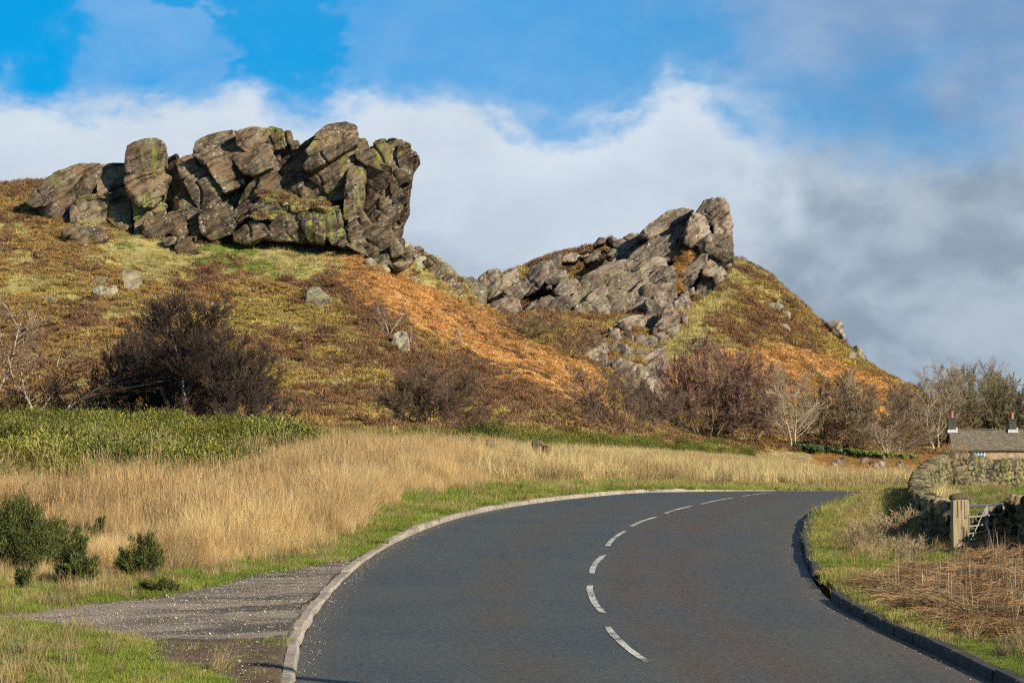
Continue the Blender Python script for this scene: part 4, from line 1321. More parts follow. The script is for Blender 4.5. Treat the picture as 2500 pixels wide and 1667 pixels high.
ledge(conv([(640, 850), (760, 795), (900, 780), (890, 815), (760, 830), (660, 870)], OA), 260.7, .9, seed=4)

ledge(conv([(1700, 760), (1760, 640), (1830, 545), (1865, 505), (1985, 535), (1950, 600), (1840, 700), (1770, 800), (1740, 900), (1705, 900)], OC), 391, 1.2, seed=5, root=crag_r, main=BRACK, thick=6)
ledge(conv([(1700, 740), (1760, 790), (1800, 880), (1880, 950), (1800, 960), (1720, 900)], OC), 386, 1.2, seed=6, root=crag_r, main=BRACK, thick=6)

# ------------------------------------------------------------------ loose boulders and small outcrops
def boulder(poly, name, label, cat='boulder', mat=None, D=None, thick=1.6, group=None, lean=.2, seed=1, vox=None, dip=20, groove=.06, spacing=.7):
    vb = max(v for u, v in poly); uc = sum(u for u, v in poly) / len(poly)
    if D is None: D = depth_at(uc, vb - 3, 60, 430)
    wp = world_poly(poly, D)
    xs = [p[0] for p in wp]; zs = [p[1] for p in wp]
    wdt = max(xs) - min(xs)
    wp = [(x, z - (.25 if z < min(zs) + .3 * (max(zs) - min(zs)) else 0)) for x, z in wp]
    me = rock_mesh(wp, D - thick * .3, thick, vox or max(.06, wdt / 22), seed, lean, .05, dip, groove, spacing, .045, .5, max(.12, wdt * .09), 3, name)
    loc = Vector((sum(xs) / len(xs), D, min(zs)))
    co = np.empty(len(me.vertices) * 3, np.float32); me.vertices.foreach_get('co', co)
    co = co.reshape(-1, 3) - np.array(loc, np.float32); me.vertices.foreach_set('co', co.ravel())
    o = mesh_obj(name, me, mat or M_PROCK)
    o.location = loc
    tag(o, label, cat, group)
    return o
boulder([(298, 662), (312, 656), (335, 657), (346, 668), (346, 690), (338, 704), (320, 712), (302, 700)], 'boulder', 'pale round-topped boulder standing alone on the brown heather slope below the crag', seed=11, thick=2.2)
boulder([(220, 690), (232, 680), (262, 673), (264, 684), (240, 696), (222, 700)], 'boulder', 'low flat grey boulder topping the cluster left of the pale round boulder', seed=12)
boulder([(224, 705), (240, 696), (262, 700), (270, 720), (250, 731), (232, 726)], 'boulder', 'squat greenish boulder at the bottom of the cluster on the heather slope', seed=13)
boulder([(268, 700), (280, 694), (286, 712), (280, 728), (270, 722)], 'boulder', 'narrow upright stone at the right end of the heather slope cluster', seed=14)
boulder([(100, 730), (120, 722), (140, 728), (150, 738), (120, 742)], 'boulder', 'small half-buried stone in heather left of the boulder cluster', seed=15)
boulder([(742, 735), (744, 705), (760, 692), (778, 696), (790, 714), (812, 728), (820, 746), (790, 750), (765, 742)], 'rock_outcrop', 'pale lichened rock outcrop in heather above the bare trees', 'outcrop', seed=16, thick=2.2)
boulder([(952, 850), (958, 812), (975, 803), (992, 808), (1000, 835), (999, 860), (985, 866), (960, 862)], 'rock_outcrop', 'grey green rock outcrop beside a small white birch on the slope', 'outcrop', seed=17, thick=2.0)
boulder([(1110, 822), (1116, 800), (1124, 812), (1130, 830), (1118, 832)], 'boulder', 'small mossy upright stone in the orange bracken', seed=18)
boulder([(1118, 700), (1125, 672), (1150, 676), (1178, 694), (1189, 706), (1189, 736), (1182, 755), (1168, 767), (1156, 748), (1140, 728)], 'boulder', 'big smooth slab boulder at the lower end of the near ridge', seed=19, D=301, thick=3.5, dip=70)
boulder([(1056, 630), (1060, 624), (1072, 626), (1092, 648), (1096, 656), (1062, 640)], 'boulder', 'leaning slab on the skyline just right of the near crag', seed=20, D=303, thick=2)
boulder([(1060, 660), (1085, 652), (1104, 664), (1094, 678), (1070, 680)], 'boulder', 'flat pale rock on the ridge above the bracken slope', seed=21, D=300, thick=2)
boulder([(1848, 698), (1850, 697), (1878, 699), (1910, 722), (1925, 760), (1905, 765), (1880, 752), (1862, 726)], 'rock_outcrop', 'upper of the two outcrops breaking the skyline down the far hill', 'outcrop', seed=22, D=422, thick=6, mat=M_RROCK, vox=.22, groove=.2, spacing=1.5)
boulder([(2011, 790), (2030, 784), (2042, 780), (2060, 792), (2065, 815), (2055, 825), (2030, 812)], 'rock_outcrop', 'lower blocky outcrop with a jutting chin on the far hill skyline', 'outcrop', seed=23, D=424, thick=5, mat=M_RROCK, vox=.22, groove=.2, spacing=1.5)
boulder([(2076, 862), (2090, 842), (2104, 854), (2116, 872), (2106, 880), (2080, 874)], 'rock_outcrop', 'dark rock rib low on the far hill skyline', 'outcrop', seed=24, D=424, thick=4, mat=M_RROCK)
boulder([(2070, 866), (2082, 858), (2092, 872), (2088, 884), (2072, 878)], 'boulder', 'small white rock in bracken low on the far hill', seed=25, D=415)
boulder([(1866, 748), (1880, 738), (1904, 742), (1914, 752), (1890, 760), (1872, 758)], 'boulder', 'flat grey rock on the far hill above two others', seed=26, thick=3)
boulder([(1896, 764), (1912, 756), (1930, 764), (1930, 776), (1914, 781), (1900, 776)], 'boulder', 'middle pale rock of three on the far hill', seed=27, thick=3)
boulder([(1892, 798), (1905, 788), (1926, 794), (1932, 806), (1920, 813), (1900, 808)], 'boulder', 'lowest dark rounded rock of three on the far hill', seed=28, thick=3, mat=M_RROCK)
boulder([(1688, 842), (1702, 828), (1718, 828), (1712, 842), (1694, 856)], 'boulder', 'tilted pale slab in bleached grass above the big purple bush', seed=29, thick=2.5)
boulder([(1724, 822), (1732, 816), (1740, 824), (1728, 830)], 'boulder', 'little stone beside the tilted slab in bleached grass', seed=30, thick=1.5)
boulder([(1598, 955), (1620, 952), (1648, 957), (1632, 966), (1612, 985), (1620, 1002), (1606, 998), (1596, 975)], 'rock_outcrop', 'dark-mouthed rock with a flat white lip left of the big purple bush', 'outcrop', seed=31, thick=3)
# half-sunk stones in the rough grass beyond the road
for k, (u, v, w_, h_, lab) in enumerate([
    (1158, 1078, 26, 22, 'rounded brown stone in tall grass under the reddish bush'),
    (1196, 1080, 30, 16, 'low grey stone just right of the rounded brown stone'),
    (1312, 1092, 30, 24, 'dark stone in the grass bank above the bend'),
    (1334, 1102, 30, 22, 'pinkish stone beside the dark stone in the grass bank'),
    (1530, 1094, 26, 18, 'pale stone among gorse left of the big purple bush'),
    (1506, 1100, 30, 14, 'flat stone in grass below the grey bare shrub')]):
    boulder(blob(u, v, w_, h_ * (.75 if u < 1400 else 1), 9, k), 'field_stone', lab, 'stone', D=100 if u < 1400 else 175, thick=.5 if u < 1400 else .9, seed=40 + k, mat=M_LROCK, vox=.05)
for k, (u, v, w_, h_, lab) in enumerate([
    (2033, 1140, 22, 11, 'left lower stone of the heap nearest the dry stone wall'),
    (2049, 1136, 20, 13, 'right stone of the heap nearest the dry stone wall'),
    (2041, 1129, 20, 9, 'flat stone on top of the heap nearest the dry stone wall'),
    (2058, 1126, 16, 10, 'topmost leaning stone of the heap nearest the dry stone wall'),
    (2112, 1133, 20, 13, 'dark stone at the left end of the long broken heap'),
    (2132, 1140, 20, 12, 'low dark stone in the middle of the long broken heap'),
    (2150, 1141, 20, 12, 'stone under the upright one in the long broken heap'),
    (2158, 1133, 15, 15, 'upright stone standing out of the long broken heap'),
    (2168, 1150, 16, 11, 'small stone at the right foot of the long broken heap'),
    (2198, 1140, 20, 12, 'separate stone half sunk in grass towards the curved wall'),
    (2216, 1147, 14, 8, 'smallest stone nearest the curved wall in the rough grass')]):
    boulder(blob(u, v + 3, w_ * 1.1, h_ * 1.7, 8, k), 'rubble_stone', lab, 'stone', thick=.5, group='stones of a tumbled wall in the rough grass', seed=60 + k, mat=M_RROCK, vox=.06, lean=.1)
# ------------------------------------------------------------------ plants in drifts
M_BLADE = tint_mat('dry grass', 0.8, 0.25)
M_TWIGGY = tint_mat('heather and gorse', 0.9, 0.12)

def blades(n, spread, h0, h1, w, lean, seed, segs=2, droop=.35, heads=False, dome=0.0, shade=(.62, 1.25), tipshade=1.0):
    """n thin tapering blades from a patch of radius spread"""
    rg = np.random.default_rng(seed)
    V, F, C = [], [], []
    b = 0
    for k in range(n):
        a = rg.uniform(0, 2 * np.pi); r = spread * math.sqrt(rg.uniform())
        x, y = r * math.cos(a), r * math.sin(a)
        h = rg.uniform(h0, h1) * (1 - dome * (r / spread) ** 2)
        la = a + rg.normal(0, 1.1); l = abs(rg.normal(0, lean)) * h
        fa = rg.uniform(0, np.pi)
        fx, fy = math.cos(fa) * w / 2, math.sin(fa) * w / 2
        sh = rg.uniform(*shade)
        for s in range(segs + 1):
            t = s / segs
            px = x + math.cos(la) * l * t ** (1.3 + droop * 2); py = y + math.sin(la) * l * t ** (1.3 + droop * 2)
            pz = h * (t - .3 * droop * t * t * l / h) - .02
            q = (1 - t) * .9 + .1
            if heads and s == segs: q = 1.6
            V.append((px - fx * q, py - fy * q, pz)); V.append((px + fx * q, py + fy * q, pz))
            c = sh * (0.62 + .38 * t) * (1 + (tipshade - 1) * t)  # shade painted in: blades darken towards the foot for depth
            C.append((c, c, c)); C.append((c, c, c))
        for s in range(segs):
            F.append((b + 2 * s, b + 2 * s + 1, b + 2 * s + 3, b + 2 * s + 2))
        b += 2 * (segs + 1)
    return np.array(V), np.array(F), np.array(C)

def spikes(n, rad, height, l0, l1, w, seed, shade=(.5, 1.4), flat=0.0, up=.35, fill=.75):
    """short tapering sprigs all through a dome: heather, gorse, bracken litter"""
    rg = np.random.default_rng(seed)
    a = rg.uniform(0, 2 * np.pi, n); ct = rg.uniform(0, 1, n)
    rr = rg.uniform(fill, 1.0, n)
    st = np.sqrt(1 - ct ** 2)
    lump = 1 + .22 * np.sin(a * 3 + seed) * st + .15 * np.sin(a * 5 + ct * 7)
    p = np.stack([rad * rr * st * np.cos(a) * lump, rad * rr * st * np.sin(a) * lump, height * rr * ct * lump], 1)
    d = np.stack([st * np.cos(a), st * np.sin(a), ct * 1.0 + up], 1) + rg.normal(0, .45, (n, 3))
    d[:, 2] *= (1 - flat)
    d /= np.linalg.norm(d, axis=1)[:, None]
    L = rg.uniform(l0, l1, n)[:, None]
    sd = np.cross(d, rg.normal(0, 1, (n, 3))); sd /= np.linalg.norm(sd, axis=1)[:, None]
    V = np.empty((n, 3, 3)); V[:, 0] = p - sd * w / 2 - d * L * .3; V[:, 1] = p + sd * w / 2 - d * L * .3; V[:, 2] = p + d * L
    C = np.repeat(rg.uniform(shade[0], shade[1], n), 3)
    hue = np.repeat(rg.uniform(-1, 1, n), 3)
    col = np.stack([C * (1 + .12 * hue), C, C * (1 - .1 * hue)], 1)
    return V.reshape(-1, 3), np.arange(n * 3).reshape(-1, 3), col

PROTO = bpy.data.collections.new('plant shapes')          # sources for the drifts, never linked to the scene
def protos(name, builds, mat):
    c = bpy.data.collections.new(name)
    for k, (V, F, C) in enumerate(builds):
        me = make_mesh(name, V, F, False, C)
        me.materials.append(mat)
        o = bpy.data.objects.new('%s %02d' % (name, k), me)
        c.objects.link(o)
    return c

def scatter(name, label, pts, scale, tint, coll, n_shapes, tilt=0.12, zs=None, rz=None, cat=None):
    n = len(pts)
    me = bpy.data.meshes.new(name)
    me.vertices.add(n); me.vertices.foreach_set('co', pts.astype(np.float32).ravel())
    def att(nm, typ, key, arr):
        a = me.attributes.new(nm, typ, 'POINT'); a.data.foreach_set(key, np.ascontiguousarray(arr, dtype=np.float32).ravel())
    t4 = np.ones((n, 4), np.float32); t4[:, :3] = tint
    att('tint', 'FLOAT_COLOR', 'color', t4)
    s3 = np.stack([scale, scale, scale * (zs if zs is not None else 1)], 1)
    att('size', 'FLOAT_VECTOR', 'vector', s3)
    rot = np.stack([RNG.normal(0, tilt, n), RNG.normal(0, tilt, n), RNG.uniform(0, 6.283, n) if rz is None else rz], 1)
    att('turn', 'FLOAT_VECTOR', 'vector', rot)
    ia = me.attributes.new('which', 'INT', 'POINT'); ia.data.foreach_set('value', RNG.integers(0, n_shapes, n).astype(np.int32))
    o = bpy.data.objects.new(name, me); COL.objects.link(o)
    g = bpy.data.node_groups.new('drift', 'GeometryNodeTree')
    g.interface.new_socket('Geometry', in_out='INPUT', socket_type='NodeSocketGeometry')
    g.interface.new_socket('Geometry', in_out='OUTPUT', socket_type='NodeSocketGeometry')
    gi = g.nodes.new('NodeGroupInput'); go = g.nodes.new('NodeGroupOutput')
    ci = g.nodes.new('GeometryNodeCollectionInfo')
    ci.inputs['Collection'].default_value = coll
    ci.inputs['Separate Children'].default_value = True
    ci.inputs['Reset Children'].default_value = True
    ip = g.nodes.new('GeometryNodeInstanceOnPoints')
    ip.inputs['Pick Instance'].default_value = True
    def na(nm, typ):
        q = g.nodes.new('GeometryNodeInputNamedAttribute'); q.data_type = typ; q.inputs['Name'].default_value = nm
        return q.outputs['Attribute']
    g.links.new(gi.outputs[0], ip.inputs['Points']); g.links.new(ci.outputs[0], ip.inputs['Instance'])
    g.links.new(na('which', 'INT'), ip.inputs['Instance Index'])
    g.links.new(na('turn', 'FLOAT_VECTOR'), ip.inputs['Rotation'])
    g.links.new(na('size', 'FLOAT_VECTOR'), ip.inputs['Scale'])
    g.links.new(ip.outputs[0], go.inputs[0])
    md = o.modifiers.new('drift', 'NODES'); md.node_group = g
    tag(o, label, cat, kind='stuff')
    return o

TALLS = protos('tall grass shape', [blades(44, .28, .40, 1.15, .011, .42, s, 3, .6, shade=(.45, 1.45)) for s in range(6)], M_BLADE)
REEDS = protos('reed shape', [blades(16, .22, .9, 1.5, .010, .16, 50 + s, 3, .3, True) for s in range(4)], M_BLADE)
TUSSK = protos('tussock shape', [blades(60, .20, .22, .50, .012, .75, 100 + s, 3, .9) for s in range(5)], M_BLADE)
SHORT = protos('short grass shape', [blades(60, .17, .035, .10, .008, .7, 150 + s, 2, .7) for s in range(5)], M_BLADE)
HEATHS = protos('heather shape', [spikes(230, .42, .34, .05, .15, .035, 200 + s) for s in range(5)], M_TWIGGY)
MOOR = protos('bilberry shape', [spikes(200, .46, .20, .05, .16, .045, 230 + s, (.6, 1.3)) for s in range(5)], M_TWIGGY)
FERN = protos('bracken shape', [spikes(330, .55, .24, .04, .16, .038, 260 + s, (.45, 1.3), flat=.45, up=.1) for s in range(5)], M_TWIGGY)
GORS = protos('gorse shape', [spikes(1900, .50, .54, .015, .05, .019, 290 + s, (.22, 1.6), up=.15, fill=.6) for s in range(5)], M_TWIGGY)
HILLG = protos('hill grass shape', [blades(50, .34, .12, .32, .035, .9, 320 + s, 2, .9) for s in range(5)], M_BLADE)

def candidates(n, d0, d1, a0=-.215, a1=.215, power=1.0):
    """points spread evenly over the ground between two distances"""
    t = RNG.uniform(0, 1, n)
    y = np.sqrt(d0 * d0 + t * (d1 * d1 - d0 * d0)) if power == 1 else d0 + (d1 - d0) * t ** power
    x = RNG.uniform(a0, a1, n) * y
    z = ground(x, y)
    c, u, v = classify(x, y, z)
    dl, dr = rdist(x, y)
    ok = (np.maximum(dl, dr) > .2) | (y > 112)
    ok &= (u > -160) & (u < 2660) & (v < 1780)
    return x[ok], y[ok], z[ok], c[ok], u[ok], v[ok], np.maximum(dl, dr)[ok]

def vary(col, x, y, amt=.2):
    n = len(col)
    k = (1 + RNG.normal(0, amt, n))[:, None]
    h = RNG.normal(0, .06, n)[:, None] * np.array([[1, 0, -1]])
    return np.clip(col * k * (1 + h), .006, .85)

# hillside
x, y, z, c, u, v, dd = candidates(150000, 158, 345)
x2, y2, z2, c2, u2, v2, dd2 = candidates(60000, 340, 440, -.03, .17)
x, y, z, c, u, v = [np.concatenate(q) for q in ((x, x2), (y, y2), (z, z2), (c, c2), (u, u2), (v, v2))]
vis = (y < 330) | (u > 1150)
x, y, z, c, u, v = [q[vis] for q in (x, y, z, c, u, v)]
jx = x + RNG.normal(0, .9, len(x)); jy = y + RNG.normal(0, 1.6, len(y))
c = np.where(RNG.uniform(size=len(x)) < .75, classify(jx, jy, z)[0], c)
hillcol = class_color(c, x, y)
big = np.where(y > 330, 1.5, 1.0)
for cls, nm, lab, coll, dens, s0, s1 in (
        (HEATH, 'heather', 'dark brown winter heather in patches over the hillsides', HEATHS, .36, .7, 1.8),
        (BILB, 'bilberry', 'olive green and tan bilberry and moor grass on the hillsides', MOOR, .36, .7, 1.6),
        (BRACK, 'bracken', 'rust orange dead bracken running down the slopes', FERN, .5, .6, 1.3),
        (PALE, 'moor_grass', 'bleached pale tufted grass on the hillsides', HILLG, .45, .8, 1.5),
        (GREEN, 'hill_grass', 'green grass below the near crag', HILLG, .40, .6, 1.1)):
    k = (c == cls) & (RNG.uniform(size=len(c)) < dens)
    pts = np.stack([x[k], y[k], z[k] - .03], 1)
    sc = RNG.uniform(s0, s1, k.sum()) * big[k]
    cl = vary(hillcol[k], x[k], y[k], .2)
    if cls == BILB:
        f = (RNG.uniform(size=k.sum()) < .25)[:, None]
        cl = np.where(f, cl * .5 + np.array([.40, .30, .12]) * .5, cl)
    scatter(nm, lab, pts, sc, cl, coll, 5, .15)

lp = np.concatenate([q[0] for q in LEDGE_PTS]); lc = np.concatenate([q[1] for q in LEDGE_PTS])
k = RNG.uniform(size=len(lp)) < .22
scatter('ledge_grass', 'tufts of grass and heather hanging on the crag ledges', lp[k], RNG.uniform(.6, 1.2, k.sum()), vary(lc[k] * 1.5, lp[k][:, 0], lp[k][:, 1], .25), HILLG, 5, .3)

# gorse thicket
x, y, z, c, u, v, dd = candidates(60000, 56, 235, -.23, .10)
k = (c == GORSE) & (RNG.uniform(size=len(c)) < np.where(y < 110, .42, np.where(y < 160, .34, .26)))
pts = np.stack([x[k], y[k], z[k] - .05], 1)
s = RNG.uniform(.5, 1.75, k.sum()) * (1 + .6 * fbm(x[k] / 4, y[k] / 4, 0, 2, 7))
s *= np.interp(u[k], [700, 800, 1300], [1, .75, .8])
g = class_color(c[k], x[k], y[k])
f = sstep(fbm(x[k] / 3, y[k] / 6, 0, 3, 77), .0, .6)[:, None]
g = g * .95
g = g * (1 - f * .5) + np.array([.23, .20, .04]) * f * .5
scatter('gorse', 'dense green gorse thicket between the tall grass and the hill foot', pts, s, vary(g, x, y, .34), GORS, 5, .12)

# tall dry grass of the roadside bank
x, y, z, c, u, v, dd = candidates(110000, 38, 120, -.23, .06)
k = (c == TALL) & (RNG.uniform(size=len(c)) < np.where(y < 65, 1.0, .62)) & (fbm(x / .8, y / 1.1, 9, 3, 133) > -.42)
edge = sstep(line(FOOT, u[k]) - v[k], 0, 45)
s = RNG.uniform(.75, 1.15, k.sum()) * (.45 + .55 * edge) * np.interp(u[k], [0, 600, 800, 1100], [.60, .60, .80, .72]) * np.where((u[k] < 420) & (v[k] > 1255), .62, 1) * (1 + .34 * fbm(x[k] / 1.6, y[k] / 2.4, 0, 3, 55))
t = vary(class_color(c[k], x[k], y[k]), x[k], y[k], .15)
scatter('tall_grass', 'tall straw coloured dead grass on the bank left of the road', np.stack([x[k], y[k], z[k]], 1), s, t, TALLS, 6, .20, zs=RNG.uniform(.85, 1.2, k.sum()))
k2 = (c == TALL) & (RNG.uniform(size=len(c)) < .05) & (line(FOOT, u) - v > 60)
rus = vary(np.tile(np.array([[.44, .28, .13]]), (k2.sum(), 1)), x[k2], y[k2], .2)
scatter('reeds', 'russet brown taller stems standing out of the dead grass', np.stack([x[k2], y[k2], z[k2]], 1), RNG.uniform(.45, .72, k2.sum()), rus, REEDS, 4, .10)
k3 = (c == GORSE) & (y < 125) & (RNG.uniform(size=len(c)) < .010)
scatter('reeds', 'thin tan stems growing up through the gorse', np.stack([x[k3], y[k3], z[k3]], 1), RNG.uniform(.5, .95, k3.sum()), vary(np.tile(np.array([[.42, .29, .15]]), (k3.sum(), 1)), x[k3], y[k3], .2), REEDS, 4, .14)
k4 = (c == GORSE) & (y < 160) & (RNG.uniform(size=len(c)) < .05)
scatter('rough_grass', 'tufts of straw grass growing between the gorse', np.stack([x[k4], y[k4], z[k4]], 1), RNG.uniform(1.0, 1.9, k4.sum()), vary(np.tile(np.array([[.50, .36, .17]]), (k4.sum(), 1)), x, y, .2), TUSSK, 5, .2)

# rough grass of the field beyond the bend, and the gaps
x, y, z, c, u, v, dd = candidates(120000, 60, 330, -.20, .215)
k = (c == FIELD) & (RNG.uniform(size=len(c)) < np.where(y < 130, 1.0, .55)) & (dd > 1.2)
s = RNG.uniform(.8, 1.5, k.sum()) * np.interp(y[k], [60, 100, 150, 250], [1.0, 1.25, 1.0, .6]) * np.where((u[k] > 1985) & (u[k] < 2240) & (y[k] > 112) & (y[k] < 240), .38, 1) * np.where((u[k] > 1820) & (u[k] < 1990) & (y[k] > 150), .5, 1)
t = vary(class_color(c[k], x[k], y[k]), x[k], y[k], .16)
f = sstep(fbm(x[k] / 5, y[k] / 8, 0, 3, 123), -.1, .5)[:, None]
t = t * (1 - .45 * f) + np.array([.27, .16, .08]) * .45 * f
scatter('rough_grass', 'bleached tussocky grass across the field beyond the bend', np.stack([x[k], y[k], z[k]], 1), s, t, TUSSK, 5, .15)

# short grass of the verges
x, y, z, c, u, v, dd = candidates(52000, 24, 48, -.23, .23)
xb, yb, zb, cb, ub, vb, db = candidates(60000, 48, 112, -.20, .22)
x, y, z, c, u, v, dd = [np.concatenate(q) for q in ((x, xb), (y, yb), (z, zb), (c, cb), (u, ub), (v, vb), (dd, db))]
k = (c == VERGE) | ((c == FIELD) & (dd < 12)) | ((c == DIRT) & (RNG.uniform(size=len(c)) < .03)) | ((c == TALL) & (line(FOOT, u) - v < 25)) | ((c == STEMS) & (RNG.uniform(size=len(c)) < .3))
s = RNG.uniform(.7, 1.4, k.sum()) * np.interp(y[k], [28, 60, 110], [.66, 1.1, 1.7]) * np.where(u[k] > 2325, .55, 1) * (1 + .3 * fbm(x[k] / .9, y[k] / .9, 0, 2, 71))
ck = np.where(c[k] == DIRT, VERGE, np.where(c[k] == TALL, VERGE, c[k]))
ck = np.where(ck == STEMS, VERGE, ck)
t = vary(class_color(ck, x[k], y[k]), x[k], y[k], .16)
t = np.where((u[k] > 2325)[:, None], vary(np.tile(np.array([[.20, .26, .05]]), (k.sum(), 1)), x, y, .2), t)
scatter('grass', 'short green and straw coloured grass of the road verges', np.stack([x[k], y[k], z[k]], 1), s, t, SHORT, 5, .15)
k = ((c == VERGE) & (RNG.uniform(size=len(c)) < np.where((y < 38) & (u > 200) & (u < 1200), .012, .045)) | (c == FIELD) & (dd < 12) & (RNG.uniform(size=len(c)) < .10)) & (dd > .5)
scatter('grass_tussocks', 'dry longer tufts dotted over the road verges', np.stack([x[k], y[k], z[k]], 1), RNG.uniform(.3, .75, k.sum()), vary(np.tile(np.array([[.46, .34, .16]]), (k.sum(), 1)), x[k], y[k], .2), TUSSK, 5, .2)

# grit: loose chips on the track, in the mud and along the kerb
def chip(seed):
    rg = np.random.default_rng(seed)
    p = rg.normal(0, 1, (9, 3)); p /= np.linalg.norm(p, axis=1)[:, None]; p *= np.array([.5, .4, .3]) * rg.uniform(.8, 1.1, (9, 1))
    bm = bmesh.new()
    for q in p: bm.verts.new(q)
    bmesh.ops.convex_hull(bm, input=bm.verts)
    bmesh.ops.triangulate(bm, faces=bm.faces)
    bm.verts.ensure_lookup_table(); bm.verts.index_update()
    V = np.array([v.co[:] for v in bm.verts]); F = np.array([[v.index for v in f.verts] for f in bm.faces])
    bm.free()
    return V, F, np.ones((len(V), 3))
CHIPS = protos('chip shape', [chip(s) for s in range(5)], tint_mat('stone chips', .9))
x, y, z, c, u, v, dd = candidates(60000, 26, 54, -.23, .02)
k = ((c == TRACK) & (RNG.uniform(size=len(c)) < .8)) | ((c == DIRT) & (RNG.uniform(size=len(c)) < .25))
k |= (np.abs(line(FOOT, u) - v) < 22) & (u > 400) & (u < 620) & (RNG.uniform(size=len(c)) < .8)
gcol = vary(np.tile(np.array([[.35, .29, .225]]), (k.sum(), 1)), x[k], y[k], .35)
scatter('gravel', 'pale loose stones strewn over the track and mud', np.stack([x[k], y[k], z[k] + .028], 1), RNG.uniform(.008, .024, k.sum()) * (1 + (RNG.uniform(size=k.sum()) < .03) * 1.2), gcol, CHIPS, 5, .4)
n = 1300
yy = RNG.uniform(26, 62, n); off = np.abs(RNG.normal(0, .13, n)) + .03
left = RNG.uniform(size=n) < .68
xx = np.where(left, xl(yy) + off, xr_(yy) - off * .8)
rz = road_z(xx, yy) + .006
scatter('grit', 'small stones and grit washed to the edges of the carriageway', np.stack([xx, yy, rz], 1), RNG.uniform(.006, .018, n), vary(np.tile(np.array([[.40, .33, .25]]), (n, 1)), xx, yy, .35), CHIPS, 5, .4)

# cut dead stems heaped on the right verge
def sticks(n, seed, flat=.12):
    rg = np.random.default_rng(seed)
    V, F, C = [], [], []
    b = 0
    for k in range(n):
        L = rg.uniform(.12, .70); r = rg.uniform(.0022, .0048)
        a = rg.normal(.35, .5) if rg.uniform() < .8 else rg.uniform(0, 3.14)
        d = np.array([math.cos(a), math.sin(a), rg.normal(.05, flat)]); d /= np.linalg.norm(d)
        p = np.array([rg.uniform(-.35, .35), rg.uniform(-.35, .35), rg.uniform(.0, .09)])
        s = np.cross(d, [0, 0, 1]); s /= np.linalg.norm(s); t = np.cross(s, d)
        m = p + (rg.normal(0, .02, 3))
        for q, rad in ((p - d * L / 2, r), (m, r), (p + d * L / 2, r * .6)):
            for j in range(3):
                an = j * 2.0944
                V.append(q + s * math.cos(an) * rad + t * math.sin(an) * rad)
        for e in (0, 3):
            for j in range(3):
                F.append((b + e + j, b + e + (j + 1) % 3, b + e + 3 + (j + 1) % 3, b + e + 3 + j))
        sh = rg.uniform(.45, 1.5)
        C += [(sh, sh * .95, sh * .88)] * 9
        b += 9
    return np.array(V), np.array(F), np.array(C)
STK = protos('stem litter shape', [sticks(60, s, .09) for s in range(6)], M_BLADE)
x, y, z, c, u, v, dd = candidates(16000, 29, 60, .08, .24)
k = (c == STEMS) & (RNG.uniform(size=len(c)) < .62) & ~((u > 2285) & (u < 2410) & (y > 41))
scatter('dead_stems', 'heap of cut brown dead stems lying on the right verge', np.stack([x[k], y[k], z[k]], 1), RNG.uniform(.7, 1.25, k.sum()), vary(np.tile(np.array([[.31, .215, .125]]), (k.sum(), 1)), x[k], y[k], .25), STK, 6, .10, rz=RNG.normal(.1, .45, k.sum()))
k = (c == STEMS) & (RNG.uniform(size=len(c)) < .22) & ~((u > 2285) & (u < 2410) & (y > 41))
scatter('dead_stems', 'loose upper layer of tangled dead stems on the right verge', np.stack([x[k], y[k], z[k] + RNG.uniform(.02, .16, k.sum())], 1), RNG.uniform(.5, 1.05, k.sum()), vary(np.tile(np.array([[.32, .215, .12]]), (k.sum(), 1)), x[k], y[k], .3), STK, 6, .20)
k = (c == STEMS) & (RNG.uniform(size=len(c)) < .10) & ~((u > 2285) & (u < 2410) & (y > 41))
scatter('dead_stalks', 'upright broken stalks standing in the heap of dead stems', np.stack([x[k], y[k], z[k]], 1), RNG.uniform(.3, .62, k.sum()), vary(np.tile(np.array([[.46, .34, .21]]), (k.sum(), 1)), x[k], y[k], .25), protos('stalk shape', [blades(5, .2, .5, 1.1, .018, .15, 400 + s, 2, .2) for s in range(4)], M_BLADE), 4, .12)
# ------------------------------------------------------------------ bare trees and bushes
def bark_mat(name, a, b_, scale, stretch=(1, 1, .3), rough=.85, lo=.42, hi=.6, tinted=False):
    m, t, b = new_mat(name)
    tcn = t.node('ShaderNodeTexCoord').outputs['Object']
    st = t.mapping(tcn, scale=stretch)
    n = t.noise(st, scale, 4, .65)
    c = t.mix(t.mapr(n, lo, hi), a, b_)
    if tinted:
        oi = t.node('ShaderNodeObjectInfo')
        c = t.mix(1.0, c, oi.outputs['Color'], 'MULTIPLY')
    t.l.new(c, b.inputs['Base Color'])
    b.inputs['Roughness'].default_value = rough
    return m
M_BIRCH = bark_mat('birch bark', (.44, .39, .31), (.10, .075, .055), 7.0, (1, 1, 1.6), lo=.48, hi=.62, tinted=True)
M_BARK = bark_mat('grey green bark', (.155, .125, .075), (.075, .058, .038), 5.0, tinted=True)
M_TWIG = bark_mat('twigs', (1.15, 1.15, 1.15), (.75, .75, .75), 1.2, (1, 1, 1), tinted=True)

